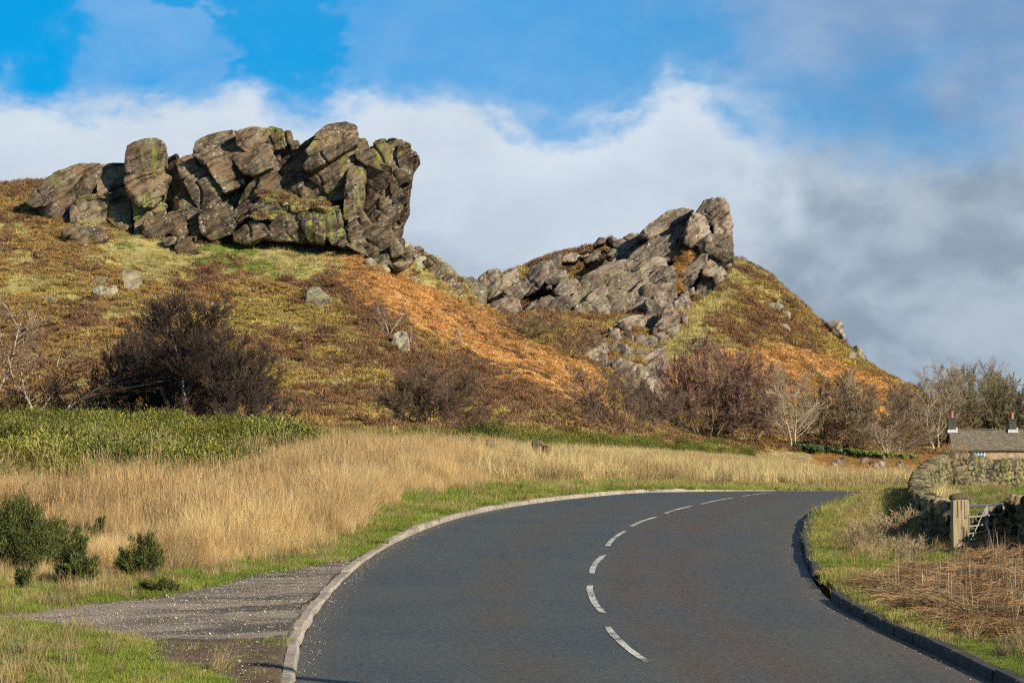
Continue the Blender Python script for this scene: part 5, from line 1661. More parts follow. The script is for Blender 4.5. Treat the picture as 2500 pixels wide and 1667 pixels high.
def grow(seed, H, stems, stem_spread, up, kids, angle, ratio, lean=(0, 0), trunk_r=.06, base_clear=.25, wig=.10, tip_r=.004, start=.22, dome=None):
    """limbs as (points, radius at foot, radius at tip, level)"""
    rg = random.Random(seed)
    out = []
    def limb(p, d, L, r, lvl, maxl):
        n = 6 if lvl == 0 else (4 if lvl == 1 else (3 if lvl == 2 else 2))
        pts = [p]; dd = d.copy()
        tip = max(tip_r, r * (.25 if lvl < maxl else .5))
        for k in range(n):
            dd = dd + Vector((rg.gauss(0, wig), rg.gauss(0, wig), rg.gauss(0, wig) + up * (.10 if lvl else .04)))
            dd.x += lean[0] * .05; dd.y += lean[1] * .05
            dd.normalize()
            pts.append(pts[-1] + dd * L / n)
        out.append((pts, r, tip, lvl))
        if lvl >= maxl: return
        nk = kids[lvl]
        for k in range(nk):
            t = start + (1 - start) * (k + rg.random()) / nk if lvl else base_clear + (1 - base_clear) * (k + rg.random()) / nk
            t = min(t, .97)
            i = min(int(t * n), n - 1); f = t * n - i
            q = pts[i].lerp(pts[i + 1], f)
            ax = (pts[i + 1] - pts[i]).normalized()
            side = ax.cross(Vector((rg.gauss(0, 1), rg.gauss(0, 1), rg.gauss(0, 1)))).normalized()
            an = R(rg.gauss(angle[lvl], 9))
            nd = (ax * math.cos(an) + side * math.sin(an)).normalized()
            l = L * ratio[lvl] * (1.0 - .34 * t) * rg.uniform(.75, 1.2)
            rr = max(tip_r, (r * (1 - t) + tip * t) * .55)
            limb(q, nd, l, rr, lvl + 1, maxl)
    maxl = len(kids)
    for s in range(stems):
        a = 2 * math.pi * (s + rg.random() * .6) / stems
        tl = math.tan(R(stem_spread * rg.uniform(.4, 1.1))) if stems > 1 else .05
        d = Vector((math.cos(a) * tl + lean[0], math.sin(a) * tl + lean[1], 1)).normalized()
        f = rg.uniform(.75, 1.0) if stems > 1 else 1
        if dome:
            th = R(stem_spread) * math.sqrt((s + .5) / stems)
            a = s * 2.39996 + rg.uniform(-.3, .3)
            d = Vector((math.sin(th) * math.cos(a), math.sin(th) * math.sin(a), math.cos(th)))
            f = .80 / math.sqrt((math.sin(th) / dome) ** 2 + math.cos(th) ** 2) * rg.uniform(.85, 1.1)
        limb(Vector((math.cos(a) * .08 * stems * .3, math.sin(a) * .08 * stems * .3, -.15)), d, H * f * .86, trunk_r * f, 0, maxl)
    return out

def limb_mesh(name, limbs, sides):
    V, F = [], []
    b = 0
    for pts, r0, r1, lvl in limbs:
        m = len(pts) - 1
        P0 = np.array([p[:] for p in pts])
        T = np.gradient(P0, axis=0); T /= np.linalg.norm(T, axis=1)[:, None] + 1e-9
        ref = np.array([.31, .17, .93]) if abs(T[0][2]) < .8 else np.array([1., .1, 0])
        S = np.cross(T, ref); S /= np.linalg.norm(S, axis=1)[:, None]
        Q = np.cross(T, S)
        rr = np.linspace(r0, r1, m + 1)[:, None, None]
        an = np.arange(sides) * 2 * np.pi / sides
        ring = P0[:, None] + rr * (S[:, None] * np.cos(an)[None, :, None] + Q[:, None] * np.sin(an)[None, :, None])
        V.append(ring.reshape(-1, 3))
        i = (np.arange(m)[:, None] * sides + np.arange(sides)[None]).ravel()
        jn = (np.arange(m)[:, None] * sides + (np.arange(sides)[None] + 1) % sides).ravel()
        F.append(b + np.stack([i, jn, jn + sides, i + sides], 1))
        b += (m + 1) * sides
    return make_mesh(name, np.concatenate(V), np.concatenate(F), True)

TREE_KINDS = {}
G1 = 'dark bare trees standing behind the gorse'
FULL = {'dense': 1, 'dense2': 1, 'open': 0, 'birch': 0}
def kind(name, split, bark, **kw):
    L = grow(**kw)
    hz = sorted(p.z for l in L for p in l[0]); H = hz[int(len(hz) * .985)]
    xs = sorted(p.x for l in L for p in l[0])
    Wd = xs[int(len(xs) * .96)] - xs[int(len(xs) * .04)]
    tr = limb_mesh('trunk', [l for l in L if l[3] <= split], 5)
    cr = limb_mesh('twigs', [l for l in L if l[3] > split], 3)
    tr.materials.append(bark); cr.materials.append(M_TWIG)
    TREE_KINDS[name] = (tr, cr, H, Wd)
kind('dense', 1, M_BARK, seed=3, H=6, stems=11, stem_spread=62, up=.7, kids=[10, 8, 10], angle=[32, 34, 32], ratio=[.42, .48, .55], trunk_r=.06, wig=.11, tip_r=.009, dome=.85, base_clear=.30)
kind('dense2', 1, M_BARK, seed=8, H=6, stems=12, stem_spread=60, up=.6, kids=[10, 8, 10], angle=[36, 36, 32], ratio=[.40, .48, .55], trunk_r=.055, wig=.14, tip_r=.009, dome=.9, base_clear=.28)
kind('birch', 0, M_BIRCH, seed=5, H=9, stems=1, stem_spread=0, up=1.0, kids=[32, 12, 10], angle=[40, 34, 32], ratio=[.38, .5, .55], trunk_r=.11, base_clear=.24, wig=.05, tip_r=.009)
kind('birch2', 1, M_BIRCH, seed=12, H=6, stems=3, stem_spread=18, up=.7, kids=[13, 7, 6, 2], angle=[30, 30, 30, 28], ratio=[.42, .5, .5, .6], trunk_r=.045, base_clear=.15, wig=.09, tip_r=.009)
kind('open', 1, M_BARK, seed=21, H=6, stems=7, stem_spread=55, up=.8, kids=[9, 7, 9], angle=[34, 36, 32], ratio=[.44, .52, .55], trunk_r=.06, wig=.13, tip_r=.008, dome=.75, base_clear=.25)
kind('low', 1, M_BARK, seed=31, H=3.4, stems=9, stem_spread=36, up=.9, kids=[8, 6, 5], angle=[26, 28, 28], ratio=[.55, .5, .55], trunk_r=.03, wig=.08, tip_r=.009, base_clear=.2)
kind('pale', 2, M_BIRCH, seed=44, H=9, stems=2, stem_spread=9, up=1.0, kids=[15, 8, 8], angle=[34, 32, 32], ratio=[.45, .5, .6], trunk_r=.06, base_clear=.12, wig=.08, tip_r=.008)
kind('sapling', 0, M_BIRCH, seed=52, H=3, stems=1, stem_spread=0, up=.8, kids=[12, 6, 3], angle=[34, 32, 30], ratio=[.34, .5, .5], trunk_r=.035, base_clear=.25, wig=.06, tip_r=.009)

def tree(kn, u, base, top, width, label, d=None, tw=(.11, .07, .055), bk=(1, 1, 1), rz=0.0, name=None, cat='tree', group=None, leanx=0.0, thick=1.0):
    tr, cr, H, Wd = TREE_KINDS[kn]
    if d is None: d = depth_at(u, base, 60, 420)
    x = (u - 1250) / FPX * d
    z = g1(x, d)
    ppm = FPX / d
    h = (base - top) / ppm
    sz = h / H; sx = width / ppm / Wd
    width *= 1.0 if kn in FULL else 1.1
    sx = width / ppm / Wd
    root = empty(name or ('birch_tree' if 'irch' in label else 'bare_tree'), (x, d, z - .05), rz)
    root.rotation_euler = (0, leanx, rz)
    tag(root, label, cat, group)
    for nm, me, col in (('trunk', tr, bk), ('twigs', cr, tw)):
        o = mesh_obj(nm, me, None, root)
        o.scale = (sx, sx, sz)
        o.color = (*col, 1)
    for q in range(FULL.get(kn, 0) + (1 if group == G1 else 0)):
        o = mesh_obj('twigs', cr, None, root)
        o.scale = (sx, sx, sz * (.98 - .03 * q)); o.rotation_euler = (0, 0, 1.1 + 1.3 * q); o.color = (*tw, 1)
    return root
DK = (.075, .048, .038); MID = (.16, .105, .070); RED = (.19, .105, .078); TAN = (.30, .22, .135); OLV = (.20, .165, .085); PURP = (.165, .095, .075)
DB = (.55, .5, .5)
G1 = 'dark bare trees standing behind the gorse'
tree('dense', 345, 1012, 770, 165, 'dark dense leftmost bush tree of the black clump behind the gorse', 168, DK, DB, .4, 'bare_tree', group=G1)
tree('birch', 450, 1022, 690, 180, 'tall birch with white trunk in the middle of the dark clump', 162, DK, (.9, .9, .9), 1.2, group=G1)
tree('dense2', 566, 1022, 776, 180, 'dark rounded tree at the right of the clump leaning right', 163, (.065, .045, .035), DB, 2.2, 'bare_tree', group=G1, leanx=.07)
tree('open', 392, 1010, 840, 120, 'low dark bush filling the gap left of the tall birch', 167, DK, DB, 3.0, 'bare_bush', 'bush', G1)
tree('sapling', 412, 1012, 905, 60, 'thin white birch stem leaning beside the tall birch', 164.5, DK, (1, 1, 1), 0, group=G1, leanx=-.2)
tree('birch2', 97, 1000, 785, 190, 'small pale-stemmed birch with rusty twigs left of the dark clump', 165, (.22, .125, .07), (1, 1, .95), .8)
tree('birch2', -22, 1004, 600, 190, 'birch half out of frame at the edge of the picture', 166, (.24, .16, .10), (1.0, 1, .95), 2.6, leanx=.10)
tree('low', 30, 1004, 905, 160, 'low scrubby brown bush between two pale birches', 168, (.18, .12, .07), DB, 0, 'bare_bush', 'bush')
tree('low', 200, 1006, 930, 170, 'low tangled brown bush between the rusty birch and dark clump', 169, (.13, .09, .055), DB, 1, 'bare_bush', 'bush')
tree('open', 993, 1022, 872, 160, 'rounded thorn bush, left of two together at the hill foot', 172, PURP, (.8, .8, .8), .5, 'bare_tree')
tree('dense', 1058, 1018, 862, 165, 'thorn tree with crooked dark trunk, right of two together', 173, (.15, .10, .065), DB, 1.4, 'bare_tree')
tree('low', 1165, 1056, 962, 118, 'low reddish fan-shaped bush at the edge of the tall grass', 142, (.15, .085, .060), (.8, .7, .7), 2.0, 'bare_bush', 'bush')
tree('open', 1522, 1076, 898, 178, 'open grey-stemmed bare bush before the rocky bluff', 196, (.15, .10, .08), (1.2, 1.1, 1.0), 1.9, 'bare_bush', 'bush')
tree('dense', 1722, 1086, 852, 205, 'big rounded purple-brown bare bush, largest of the roadside row', 281, (.215, .125, .095), (1.9, 1.9, 1.7), .3, 'bare_bush', 'bush')
tree('dense2', 1830, 1086, 885, 160, 'bushy purplish tree overlapping the right of the biggest bush', 287, (.20, .12, .09), (1.6, 1.6, 1.5), 2.3, 'bare_tree')
tree('open', 1640, 1078, 960, 110, 'smaller brown bush tucked at the left foot of the biggest bush', 270, (.17, .115, .08), (1.2, 1.1, 1), 1.1, 'bare_bush', 'bush')
tree('pale', 1935, 1094, 888, 120, 'pale cream-stemmed birch beside the ivy-covered wall', 278, (.42, .33, .22), (1.25, 1.2, 1.0), 1.0)
tree('open', 2022, 1096, 905, 150, 'open tree with pale upright limbs left of a dark ivy-clad trunk', 290, (.27, .20, .125), (2.0, 1.9, 1.5), .2, 'bare_tree')
tree('dense', 2092, 1098, 902, 210, 'broad spreading tree with olive limbs behind the ivy wall', 292, (.22, .16, .095), (2.0, 1.9, 1.4), 1.7, 'bare_tree')
tree('birch2', 2168, 1108, 1018, 66, 'small white birch standing in front of the broad tree', 283, (.36, .27, .18), (1.3, 1.2, 1.1), .9)
tree('open', 2222, 1108, 985, 110, 'low twiggy tree right of the small white birch', 300, (.24, .165, .10), (1.4, 1.3, 1), 2.8, 'bare_tree')
tree('pale', 2285, 1102, 905, 125, 'tall birch with white forked limbs just left of the cottage', 318, (.27, .21, .15), (1.25, 1.2, 1.0), 2.0)
tree('dense2', 2250, 1108, 955, 150, 'dark brown tree behind the white birch beside the cottage', 330, (.17, .12, .075), (1.2, 1.1, .9), .7, 'bare_tree')
G2 = 'olive brown trees rising behind the cottage'
tree('pale', 2335, 1104, 893, 110, 'pale-limbed tree rising between the birch and first chimney', 335, (.25, .20, .13), (1, .95, .8), .1, 'bare_tree', group=G2)
tree('dense', 2375, 1100, 918, 165, 'olive twiggy tree directly above the cottage window', 340, OLV, (1.7, 1.7, 1.1), 1.0, 'bare_tree', group=G2)
tree('open', 2425, 1100, 898, 150, 'open crooked tree above the middle of the cottage roof', 336, OLV, (1.8, 1.8, 1.2), 2.0, 'bare_tree', group=G2)
tree('dense2', 2478, 1100, 922, 160, 'bushy olive tree right behind the second chimney', 342, OLV, (1.7, 1.7, 1.1), 3.0, 'bare_tree', group=G2)
tree('pale', 2398, 1100, 890, 90, 'slender pale tree poking above the others over the roof', 346, (.24, .20, .13), (1, .95, .8), 4.0, 'bare_tree', group=G2)
tree('open', 2535, 1100, 915, 170, 'tree at the picture edge beyond the second chimney', 338, OLV, (1.7, 1.7, 1.2), 5.0, 'bare_tree', group=G2)
tree('low', 2322, 1108, 1066, 60, 'straw coloured bush against the cottage gable', 291, (.48, .33, .17), (2, 1.8, 1.2), 5.0, 'bare_bush', 'bush')
tree('open', 1282, 828, 762, 118, 'small gnarled thorn tree with dark trunk in orange bracken', None, (.23, .16, .10), (.6, .55, .5), .6, 'bare_tree')
tree('low', 1390, 882, 800, 160, 'tan many-stemmed bush in bracken left of the rocky bluff', None, (.30, .19, .115), (1, .9, .7), 1.6, 'bare_bush', 'bush')
tree('birch2', 948, 824, 738, 44, 'little white-trunked birch beside the grey green outcrop', None, (.20, .115, .085), (1.2, 1.2, 1.1), 2.2)
tree('sapling', 1001, 842, 790, 22, 'thin grey sapling right of the grey green outcrop', None, (.28, .2, .15), (1, 1, 1), 1.2)
tree('sapling', 1393, 962, 905, 34, 'faint bare sapling low on the orange bracken slope', None, (.26, .17, .12), (.8, .7, .6), .4)
tree('sapling', 1275, 768, 705, 36, 'slim birch sapling before the low rocks of the far crag', None, (.20, .13, .10), (1.2, 1.1, 1), 3.4)
tree('sapling', 1533, 885, 812, 26, 'white birch sapling growing out of the rocky bluff', 322, (.33, .28, .2), (1.4, 1.3, 1.2), .2)

# ------------------------------------------------------------------ gorse and broom bushes near the road
def gorse_mesh(seed, n, w, h, l, loose=0.0):
    V, F, C = spikes(n, 1, 1, l[0], l[1], w, seed, (.4, 1.5), up=.9, fill=.25 if loose else .55)
    return V, F, C
def leaf_mat(name, col, rough=.8):
    m, t, b = new_mat(name)
    a = t.node('ShaderNodeAttribute', attribute_type='GEOMETRY', attribute_name='col')
    c = t.mix(1.0, col, a.outputs['Color'], 'MULTIPLY')
    t.l.new(c, b.inputs['Base Color'])
    b.inputs['Roughness'].default_value = rough
    return m
M_GORSE = leaf_mat('gorse spines', (.068, .082, .018))
M_STEMW = plain('woody stem', (.13, .10, .06), .9)
def gorse_bush(u, base, top, width, label, seed, n=9000, sprays=26):
    d = depth_at(u, base, 26, 110)
    x = (u - 1250) / FPX * d; z = g1(x, d)
    m = d / FPX
    W, H = width * m / 2, (base - top) * m
    rg = np.random.default_rng(seed)
    root = empty('gorse_bush', (x, d, z - .03))
    tag(root, label, 'gorse bush', 'gorse bushes near the track')
    Vs, Cs = [], []
    limbs = []
    for k in range(sprays):
        a = rg.uniform(0, 2 * np.pi); q = math.sqrt(rg.uniform()) 
        q *= rg.uniform(.8, 1.15)
        tip = np.array([math.cos(a) * q * W, math.sin(a) * q * W * .8, H * (1 - .5 * min(q, 1) ** 2) * rg.uniform(.6, 1.06)])
        foot = tip * np.array([.15, .15, 0])
        nn = n // sprays
        t = rg.uniform(.25, 1.0, nn) ** .7
        mid = foot[None] * (1 - t)[:, None] + tip[None] * t[:, None]
        sp = .15 * max(W, .25) * (1.15 - .8 * t)
        p = mid + rg.normal(0, 1, (nn, 3)) * sp[:, None]
        p[:, 2] = np.abs(p[:, 2])
        dr = (tip - foot); dr /= np.linalg.norm(dr)
        dv = dr[None] * .9 + rg.normal(0, .5, (nn, 3)) + np.array([0, 0, .35]); dv /= np.linalg.norm(dv, axis=1)[:, None]
        L = rg.uniform(.02, .075, nn)[:, None]
        sd = np.cross(dv, rg.normal(0, 1, (nn, 3))); sd /= np.linalg.norm(sd, axis=1)[:, None]
        V = np.empty((nn, 3, 3)); V[:, 0] = p - sd * .007; V[:, 1] = p + sd * .007; V[:, 2] = p + dv * L
        c = rg.uniform(.45, 1.55, nn) * rg.uniform(.75, 1.25)
        y = (rg.uniform(size=nn) < .06)
        col = np.stack([np.where(y, c * 2.6, c), np.where(y, c * 1.4, c), np.where(y, c * 2.4, c)], 1)
        Vs.append(V.reshape(-1, 3)); Cs.append(np.repeat(col, 3, 0))
        limbs.append(([Vector(foot), Vector(foot * .5 + tip * .5 + np.array([0, 0, .05])), Vector(tip * .9)], .010, .004, 0))
    V = np.concatenate(Vs)
    mesh_obj('foliage', make_mesh('foliage', V, np.arange(len(V)).reshape(-1, 3), False, np.concatenate(Cs)), M_GORSE, root)
    mesh_obj('stem', limb_mesh('stem', limbs, 3), M_STEMW, root)
gorse_bush(40, 1396, 1190, 240, 'big dark gorse bush at the picture edge above the track', 1, 34000, 110)
gorse_bush(192, 1430, 1318, 105, 'small dark gorse bush in front of the dead grass near the track', 2, 9000, 44)
gorse_bush(228, 1345, 1232, 80, 'wispy upright gorse right of the big dark bush', 3, 3200, 14)
gorse_bush(352, 1410, 1290, 140, 'straggly gorse leaning right out of the dead grass', 4, 7000, 40)
gorse_bush(158, 1385, 1262, 130, 'low gorse scraps between the big bush and the wispy one', 5, 8000, 40)
gorse_bush(60, 1440, 1362, 46, 'narrow gorse sprig in the bright grass below the big bush', 6, 2200, 10)
gorse_bush(178, 1200, 1172, 40, 'small gorse tip showing through the dead grass', 7, 1500, 8)
gorse_bush(702, 1170, 1095, 56, 'lone gorse bush amid the russet grass', 8, 2600, 10)
gorse_bush(388, 1446, 1410, 105, 'low bright green bramble patch on the edge of the gravel', 9, 6000, 30)
gorse_bush(1438, 1076, 1042, 90, 'dark green gorse mound left of the grey bare bush', 10, 6000, 24) 
# dry scrub in the shade of the wall
for k, (u, b_, t_, w_, lab) in enumerate([(2178, 1330, 1232, 120, 'pale dry scrub standing in the shadow of the curved wall'),
                                           (2108, 1352, 1262, 70, 'thin dry stems at the left edge of the wall shadow'),
                                           (2215, 1372, 1300, 100, 'tangle of dead scrub left of the wooden gate post')]):
    tree('low', u, b_, t_, w_, lab, depth_at(u, b_, 26, 110), (.42, .31, .19), (1.8, 1.5, 1.0), k * 1.3, 'dry_scrub', 'scrub')

# ------------------------------------------------------------------ drystone walls
def stone_mesh(seed, flat=1.0, n=13):
    rg = np.random.default_rng(seed)
    bm = bmesh.new()
    p = rg.normal(0, 1, (n, 3)); p = np.sign(p) * np.abs(p / np.linalg.norm(p, axis=1)[:, None]) ** .45
    p *= rg.uniform(.86, 1.0, (n, 1)) * .56
    for q in p: bm.verts.new(q)
    bmesh.ops.convex_hull(bm, input=bm.verts)
    bmesh.ops.delete(bm, geom=[v for v in bm.verts if not v.link_faces], context='VERTS')
    r = bmesh.ops.bevel(bm, geom=bm.edges[:], offset=.05, segments=1, affect='EDGES')
    bmesh.ops.triangulate(bm, faces=bm.faces)
    me = bpy.data.meshes.new('stone'); bm.to_mesh(me); bm.free()
    me.materials.append(M_WALL)
    return me
STONES = [stone_mesh(s, n=9) for s in range(14)]
def join_stones(name, items, root, mat):
    Vs, Fs = [], []; b = 0
    for me, M in items:
        co = np.empty(len(me.vertices) * 3, np.float32); me.vertices.foreach_get('co', co); co = co.reshape(-1, 3)
        A = np.array(M)
        Vs.append(co @ A[:3, :3].T + A[:3, 3])
        f = np.empty(len(me.loops), np.int32); me.loops.foreach_get('vertex_index', f)
        Fs.append(f.reshape(-1, 3) + b); b += len(co)
    o = mesh_obj(name, make_mesh(name, np.concatenate(Vs), np.concatenate(Fs)), mat, root)
    return tag(o, kind='stuff')

def drystone(path, label, seed, course=.15, length=.27, cope=.30, thick=.42, faces=(-1, 1), cope_tilt=.25, limit=300, group=None, base_drop=.1):
    """path: (x, y, top z). Stones laid in courses on both faces with a row of upright coping stones."""
    rg = random.Random(seed)
    pt = np.array(path, float)
    s = np.concatenate([[0], np.cumsum(np.hypot(*np.diff(pt[:, :2], axis=0).T))])
    sx = lambda q: cubic1(s, pt[:, 0], np.array([q]))[0]
    sy = lambda q: cubic1(s, pt[:, 1], np.array([q]))[0]
    sz = lambda q: cubic1(s, pt[:, 2], np.array([q]))[0]
    items = []
    core_v, core_f = [], []
    L = s[-1]
    q = 0.0
    while q < L:                                    # coping
        w = rg.uniform(.10, .22) * cope / .3
        c = min(q + w / 2, L)
        x, y, z = sx(c), sy(c), sz(c)
        x2, y2 = sx(min(c + .1, L)), sy(min(c + .1, L)); x1, y1 = sx(max(c - .1, 0)), sy(max(c - .1, 0))
        an = math.atan2(y2 - y1, x2 - x1)
        h = cope * rg.uniform(.8, 1.2)
        M = Matrix.Translation((x, y, z - h * .5 + rg.uniform(-.02, .03))) @ Matrix.Rotation(an, 4, 'Z') @ Matrix.Rotation(cope_tilt + rg.gauss(0, .10), 4, 'Y') @ Matrix.Rotation(rg.gauss(0, .06), 4, 'Z') \
            @ Matrix.Diagonal((w * 1.15, thick * rg.uniform(.95, 1.2), h, 1))
        items.append((rg.choice(STONES), M, h * w, math.hypot(x, y)))
        q += w * .92
    for fs in faces:
        k = 0
        while True:
            off = cope * .85 + k * course
            if off > 2.0: break
            q = rg.uniform(0, length); anyp = False
            while q < L:
                w = length * rg.uniform(.55, 1.5)
                c = min(q + w / 2, L); q += w * .96
                x, y, z = sx(c), sy(c), sz(c)
                x2, y2 = sx(min(c + .1, L)), sy(min(c + .1, L)); x1, y1 = sx(max(c - .1, 0)), sy(max(c - .1, 0))
                an = math.atan2(y2 - y1, x2 - x1)
                zz = z - off - course / 2
                nx, ny = -math.sin(an) * fs, math.cos(an) * fs
                o = thick * .5 * (.72 + .10 * k * course / .5) - .05 + rg.uniform(-.025, .03)
                gx, gy = x + nx * o, y + ny * o
                if zz < g1(gx, gy) - base_drop: continue
                anyp = True
                h = course * rg.uniform(.8, 1.25)
                M = Matrix.Translation((gx, gy, zz + rg.uniform(-.02, .02))) @ Matrix.Rotation(an, 4, 'Z') @ Matrix.Rotation(rg.gauss(0, .10), 4, 'Y') \
                    @ Matrix.Rotation(rg.gauss(0, .12), 4, 'Z') @ Matrix.Diagonal((w * 1.12, thick * .55, h * 1.15, 1))
                items.append((rg.choice(STONES), M, h * w * (1.0 if fs == faces[0] else .4), math.hypot(x, y)))
            k += 1
            if not anyp: break
    root = empty('drystone_wall', (pt[0, 0], pt[0, 1], g1(pt[0, 0], pt[0, 1])))
    tag(root, label, 'wall', group)
    items.sort(key=lambda t: -t[2] / t[3] ** 2)
    inv = Matrix.Translation(-root.location)
    for me, M, a, dd in items[:limit]:
        o = mesh_obj('stone', me, None, root)
        o.matrix_basis = inv @ M
    if items[limit:]:
        join_stones('packed_stone', [(me, inv @ M) for me, M, a, dd in items[limit:]], root, M_WALL)
    # hearting
    n = max(6, int(L / .6))
    V, F = [], []
    for k in range(n + 1):
        c = L * k / n
        x, y, z = sx(c), sy(c), sz(c)
        x2, y2 = sx(min(c + .1, L)), sy(min(c + .1, L)); x1, y1 = sx(max(c - .1, 0)), sy(max(c - .1, 0))
        an = math.atan2(y2 - y1, x2 - x1); nx, ny = -math.sin(an), math.cos(an)
        gz = g1(x, y) - .3
        for a, hh in ((-thick * .30, gz), (-thick * .22, z - cope * .8), (thick * .22, z - cope * .8), (thick * .30, gz)):
            V.append((x + nx * a - root.location.x, y + ny * a - root.location.y, hh - root.location.z))
    for k in range(n):
        for j in range(3):
            a = k * 4 + j
            F.append((a, a + 1, a + 5, a + 4))
    F.append((0, 3, 2, 1)); F.append((n * 4, n * 4 + 1, n * 4 + 2, n * 4 + 3))
    me = bpy.data.meshes.new('wall_filling'); me.from_pydata(V, [], F)
    mesh_obj('wall_filling', me, M_SOIL, root)
    return root
M_SOIL = plain('dark earth', (.045, .036, .024), .95)
def wp(u, v, d):
    p = P(u, v, d); return (p.x, p.y, p.z)
drystone([wp(2334, 1222, 45.6), wp(2292, 1216, 49), wp(2262, 1204, 54), wp(2246, 1186, 60), wp(2243, 1164, 66), wp(2258, 1138, 72.5), wp(2290, 1113, 77.5), wp(2336, 1102, 81),
          wp(2392, 1112, 84), wp(2425, 1122, 86), wp(2470, 1118, 89), wp(2530, 1124, 93), wp(2640, 1128, 100), wp(2800, 1130, 110)],
         'lichened drystone wall curving from the wooden gate post round the green field', 5, course=.14, length=.25, cope=.30)
drystone([wp(2404, 1250, 51.0), wp(2440, 1236, 49.4), wp(2470, 1222, 48), wp(2520, 1206, 46), wp(2620, 1190, 43)],
         'shaded end of drystone wall right of the field gate', 6, course=.19, length=.36, cope=.30, thick=.5)
# far bit of wall beside the ivy
drystone([(wp(1842, 1088, 276)), wp(1880, 1089, 276.5), wp(1938, 1092, 277)], 'short length of pale mortar-free stone wall below the purple-brown trees', 7, course=.22, length=.42, cope=.30, thick=.5, faces=(-1,), limit=300)

# ------------------------------------------------------------------ ivy over the wall
def ivy():
    rg = np.random.default_rng(5)
    n = 16000
    t = rg.uniform(0, 1, n)
    u = 1936 + t * 310
    d = 277 - 8 * t
    top = np.interp(t, [0, .05, .35, .7, 1], [1083, 1084, 1094, 1103, 1113]); bot = np.interp(t, [0, .3, .6, 1], [1112, 1118, 1116, 1121])
    a = rg.uniform(0, 1, n)
    v = top + (bot - top) * a
    bulge = .5 * np.sin(a * np.pi) ** .5 + .25 * vnoise(u / 9, v / 6, 0 * u, 3)
    pos = np.array([P(float(uu), float(vv), float(q))[:] for uu, vv, q in zip(u, v, d - bulge - rg.uniform(0, .3, n))])
    pos[:, 2] += .12 * vnoise(u / 7, 0 * u, 0 * u, 8)
    nrm = rg.normal(0, .6, (n, 3)) + np.array([.2, -.8, .5]); nrm /= np.linalg.norm(nrm, axis=1)[:, None]
    s = np.cross(nrm, rg.normal(0, 1, (n, 3))); s /= np.linalg.norm(s, axis=1)[:, None]
    q = np.cross(nrm, s)
    L = rg.uniform(.07, .15, n)[:, None]
    V = np.empty((n, 4, 3)); V[:, 0] = pos - s * L; V[:, 1] = pos + q * L * .7; V[:, 2] = pos + s * L; V[:, 3] = pos - q * L * .9
    f = (rg.uniform(.5, 1.5, n) * (1 + .3 * vnoise(u / 12, v / 5, 0 * u, 13)))[:, None]
    yel = sstep(t, .35, .75)[:, None] * rg.uniform(.3, 1, (n, 1))
    col = f * (np.array([.045, .085, .018]) * (1 - yel) + np.array([.19, .23, .025]) * yel)
    col = np.where((rg.uniform(size=n) < .08)[:, None], np.array([.24, .19, .08]), col)
    root = empty('ivy_wall', P(2080, 1118, 272))
    tag(root, 'old wall smothered in glossy green ivy turning yellow green at its right end', 'ivy')
    inv = -np.array(root.location)
    me = make_mesh('ivy_leaves', V.reshape(-1, 3) + inv, np.arange(n * 4).reshape(-1, 4), False, np.repeat(col, 4, 0))
    o = mesh_obj('ivy_leaves', me, leaf_mat('ivy', (1, 1, 1), .45), root); tag(o, kind='stuff')
    bm = bmesh.new()
    for k in range(24):
        t0, t1 = k / 24, (k + 1) / 24 - .002
        tp = np.interp(t0, [0, .05, .35, .7, 1], [1087, 1088, 1097, 1106, 1116])
        p0 = P(1936 + t0 * 310, tp, 277 - 8 * t0); p1 = P(1936 + t1 * 310, tp, 277 - 8 * t1)
        g = g1(p0.x, p0.y) - .3
        vs = [bm.verts.new(c) for c in ((p0.x, p0.y, g), (p1.x, p1.y, g), (p1.x, p1.y, p0.z), (p0.x, p0.y, p0.z), (p0.x, p0.y + .4, g), (p1.x, p1.y + .4, g), (p1.x, p1.y + .4, p0.z), (p0.x, p0.y + .4, p0.z))]
        for f_ in ((0, 1, 2, 3), (5, 4, 7, 6), (3, 2, 6, 7), (1, 5, 6, 2), (4, 0, 3, 7)): bm.faces.new([vs[i] for i in f_])
    bmesh.ops.transform(bm, matrix=Matrix.Translation(-root.location), verts=bm.verts)
    bm_obj('wall_filling', bm, M_SOIL, root)
ivy()

# ------------------------------------------------------------------ cottage
M_ROOF = plain('stone slates', (.155, .130, .095), .9, 0, .35, 3.0, .4)
M_BRICKST = plain('pinkish gritstone blocks', (.40, .29, .19), .9, 0, .3, 2.0, .3)
M_STACK = plain('soot dark stone', (.075, .070, .055), .9, 0, .35, 5.0, .4)
M_POT = plain('terracotta', (.30, .125, .085), .8, 0, .15, 8.0, .2)
M_LEAD = plain('whitewashed mortar flashing', (.48, .49, .50), .7, 0, .2, 6.0, .1)
M_WHITE = plain('white window paint', (.72, .73, .74), .5, 0, .06, 6.0, 0)
M_MORT = plain('pale mortar', (.46, .37, .27), .95, 0, .15, 6.0, .1)
M_GLASS, _t, _b = new_mat('window glass')
_b.inputs['Base Color'].default_value = (.10, .17, .26, 1); _b.inputs['Roughness'].default_value = .08; _b.inputs['Specular IOR Level'].default_value = .9
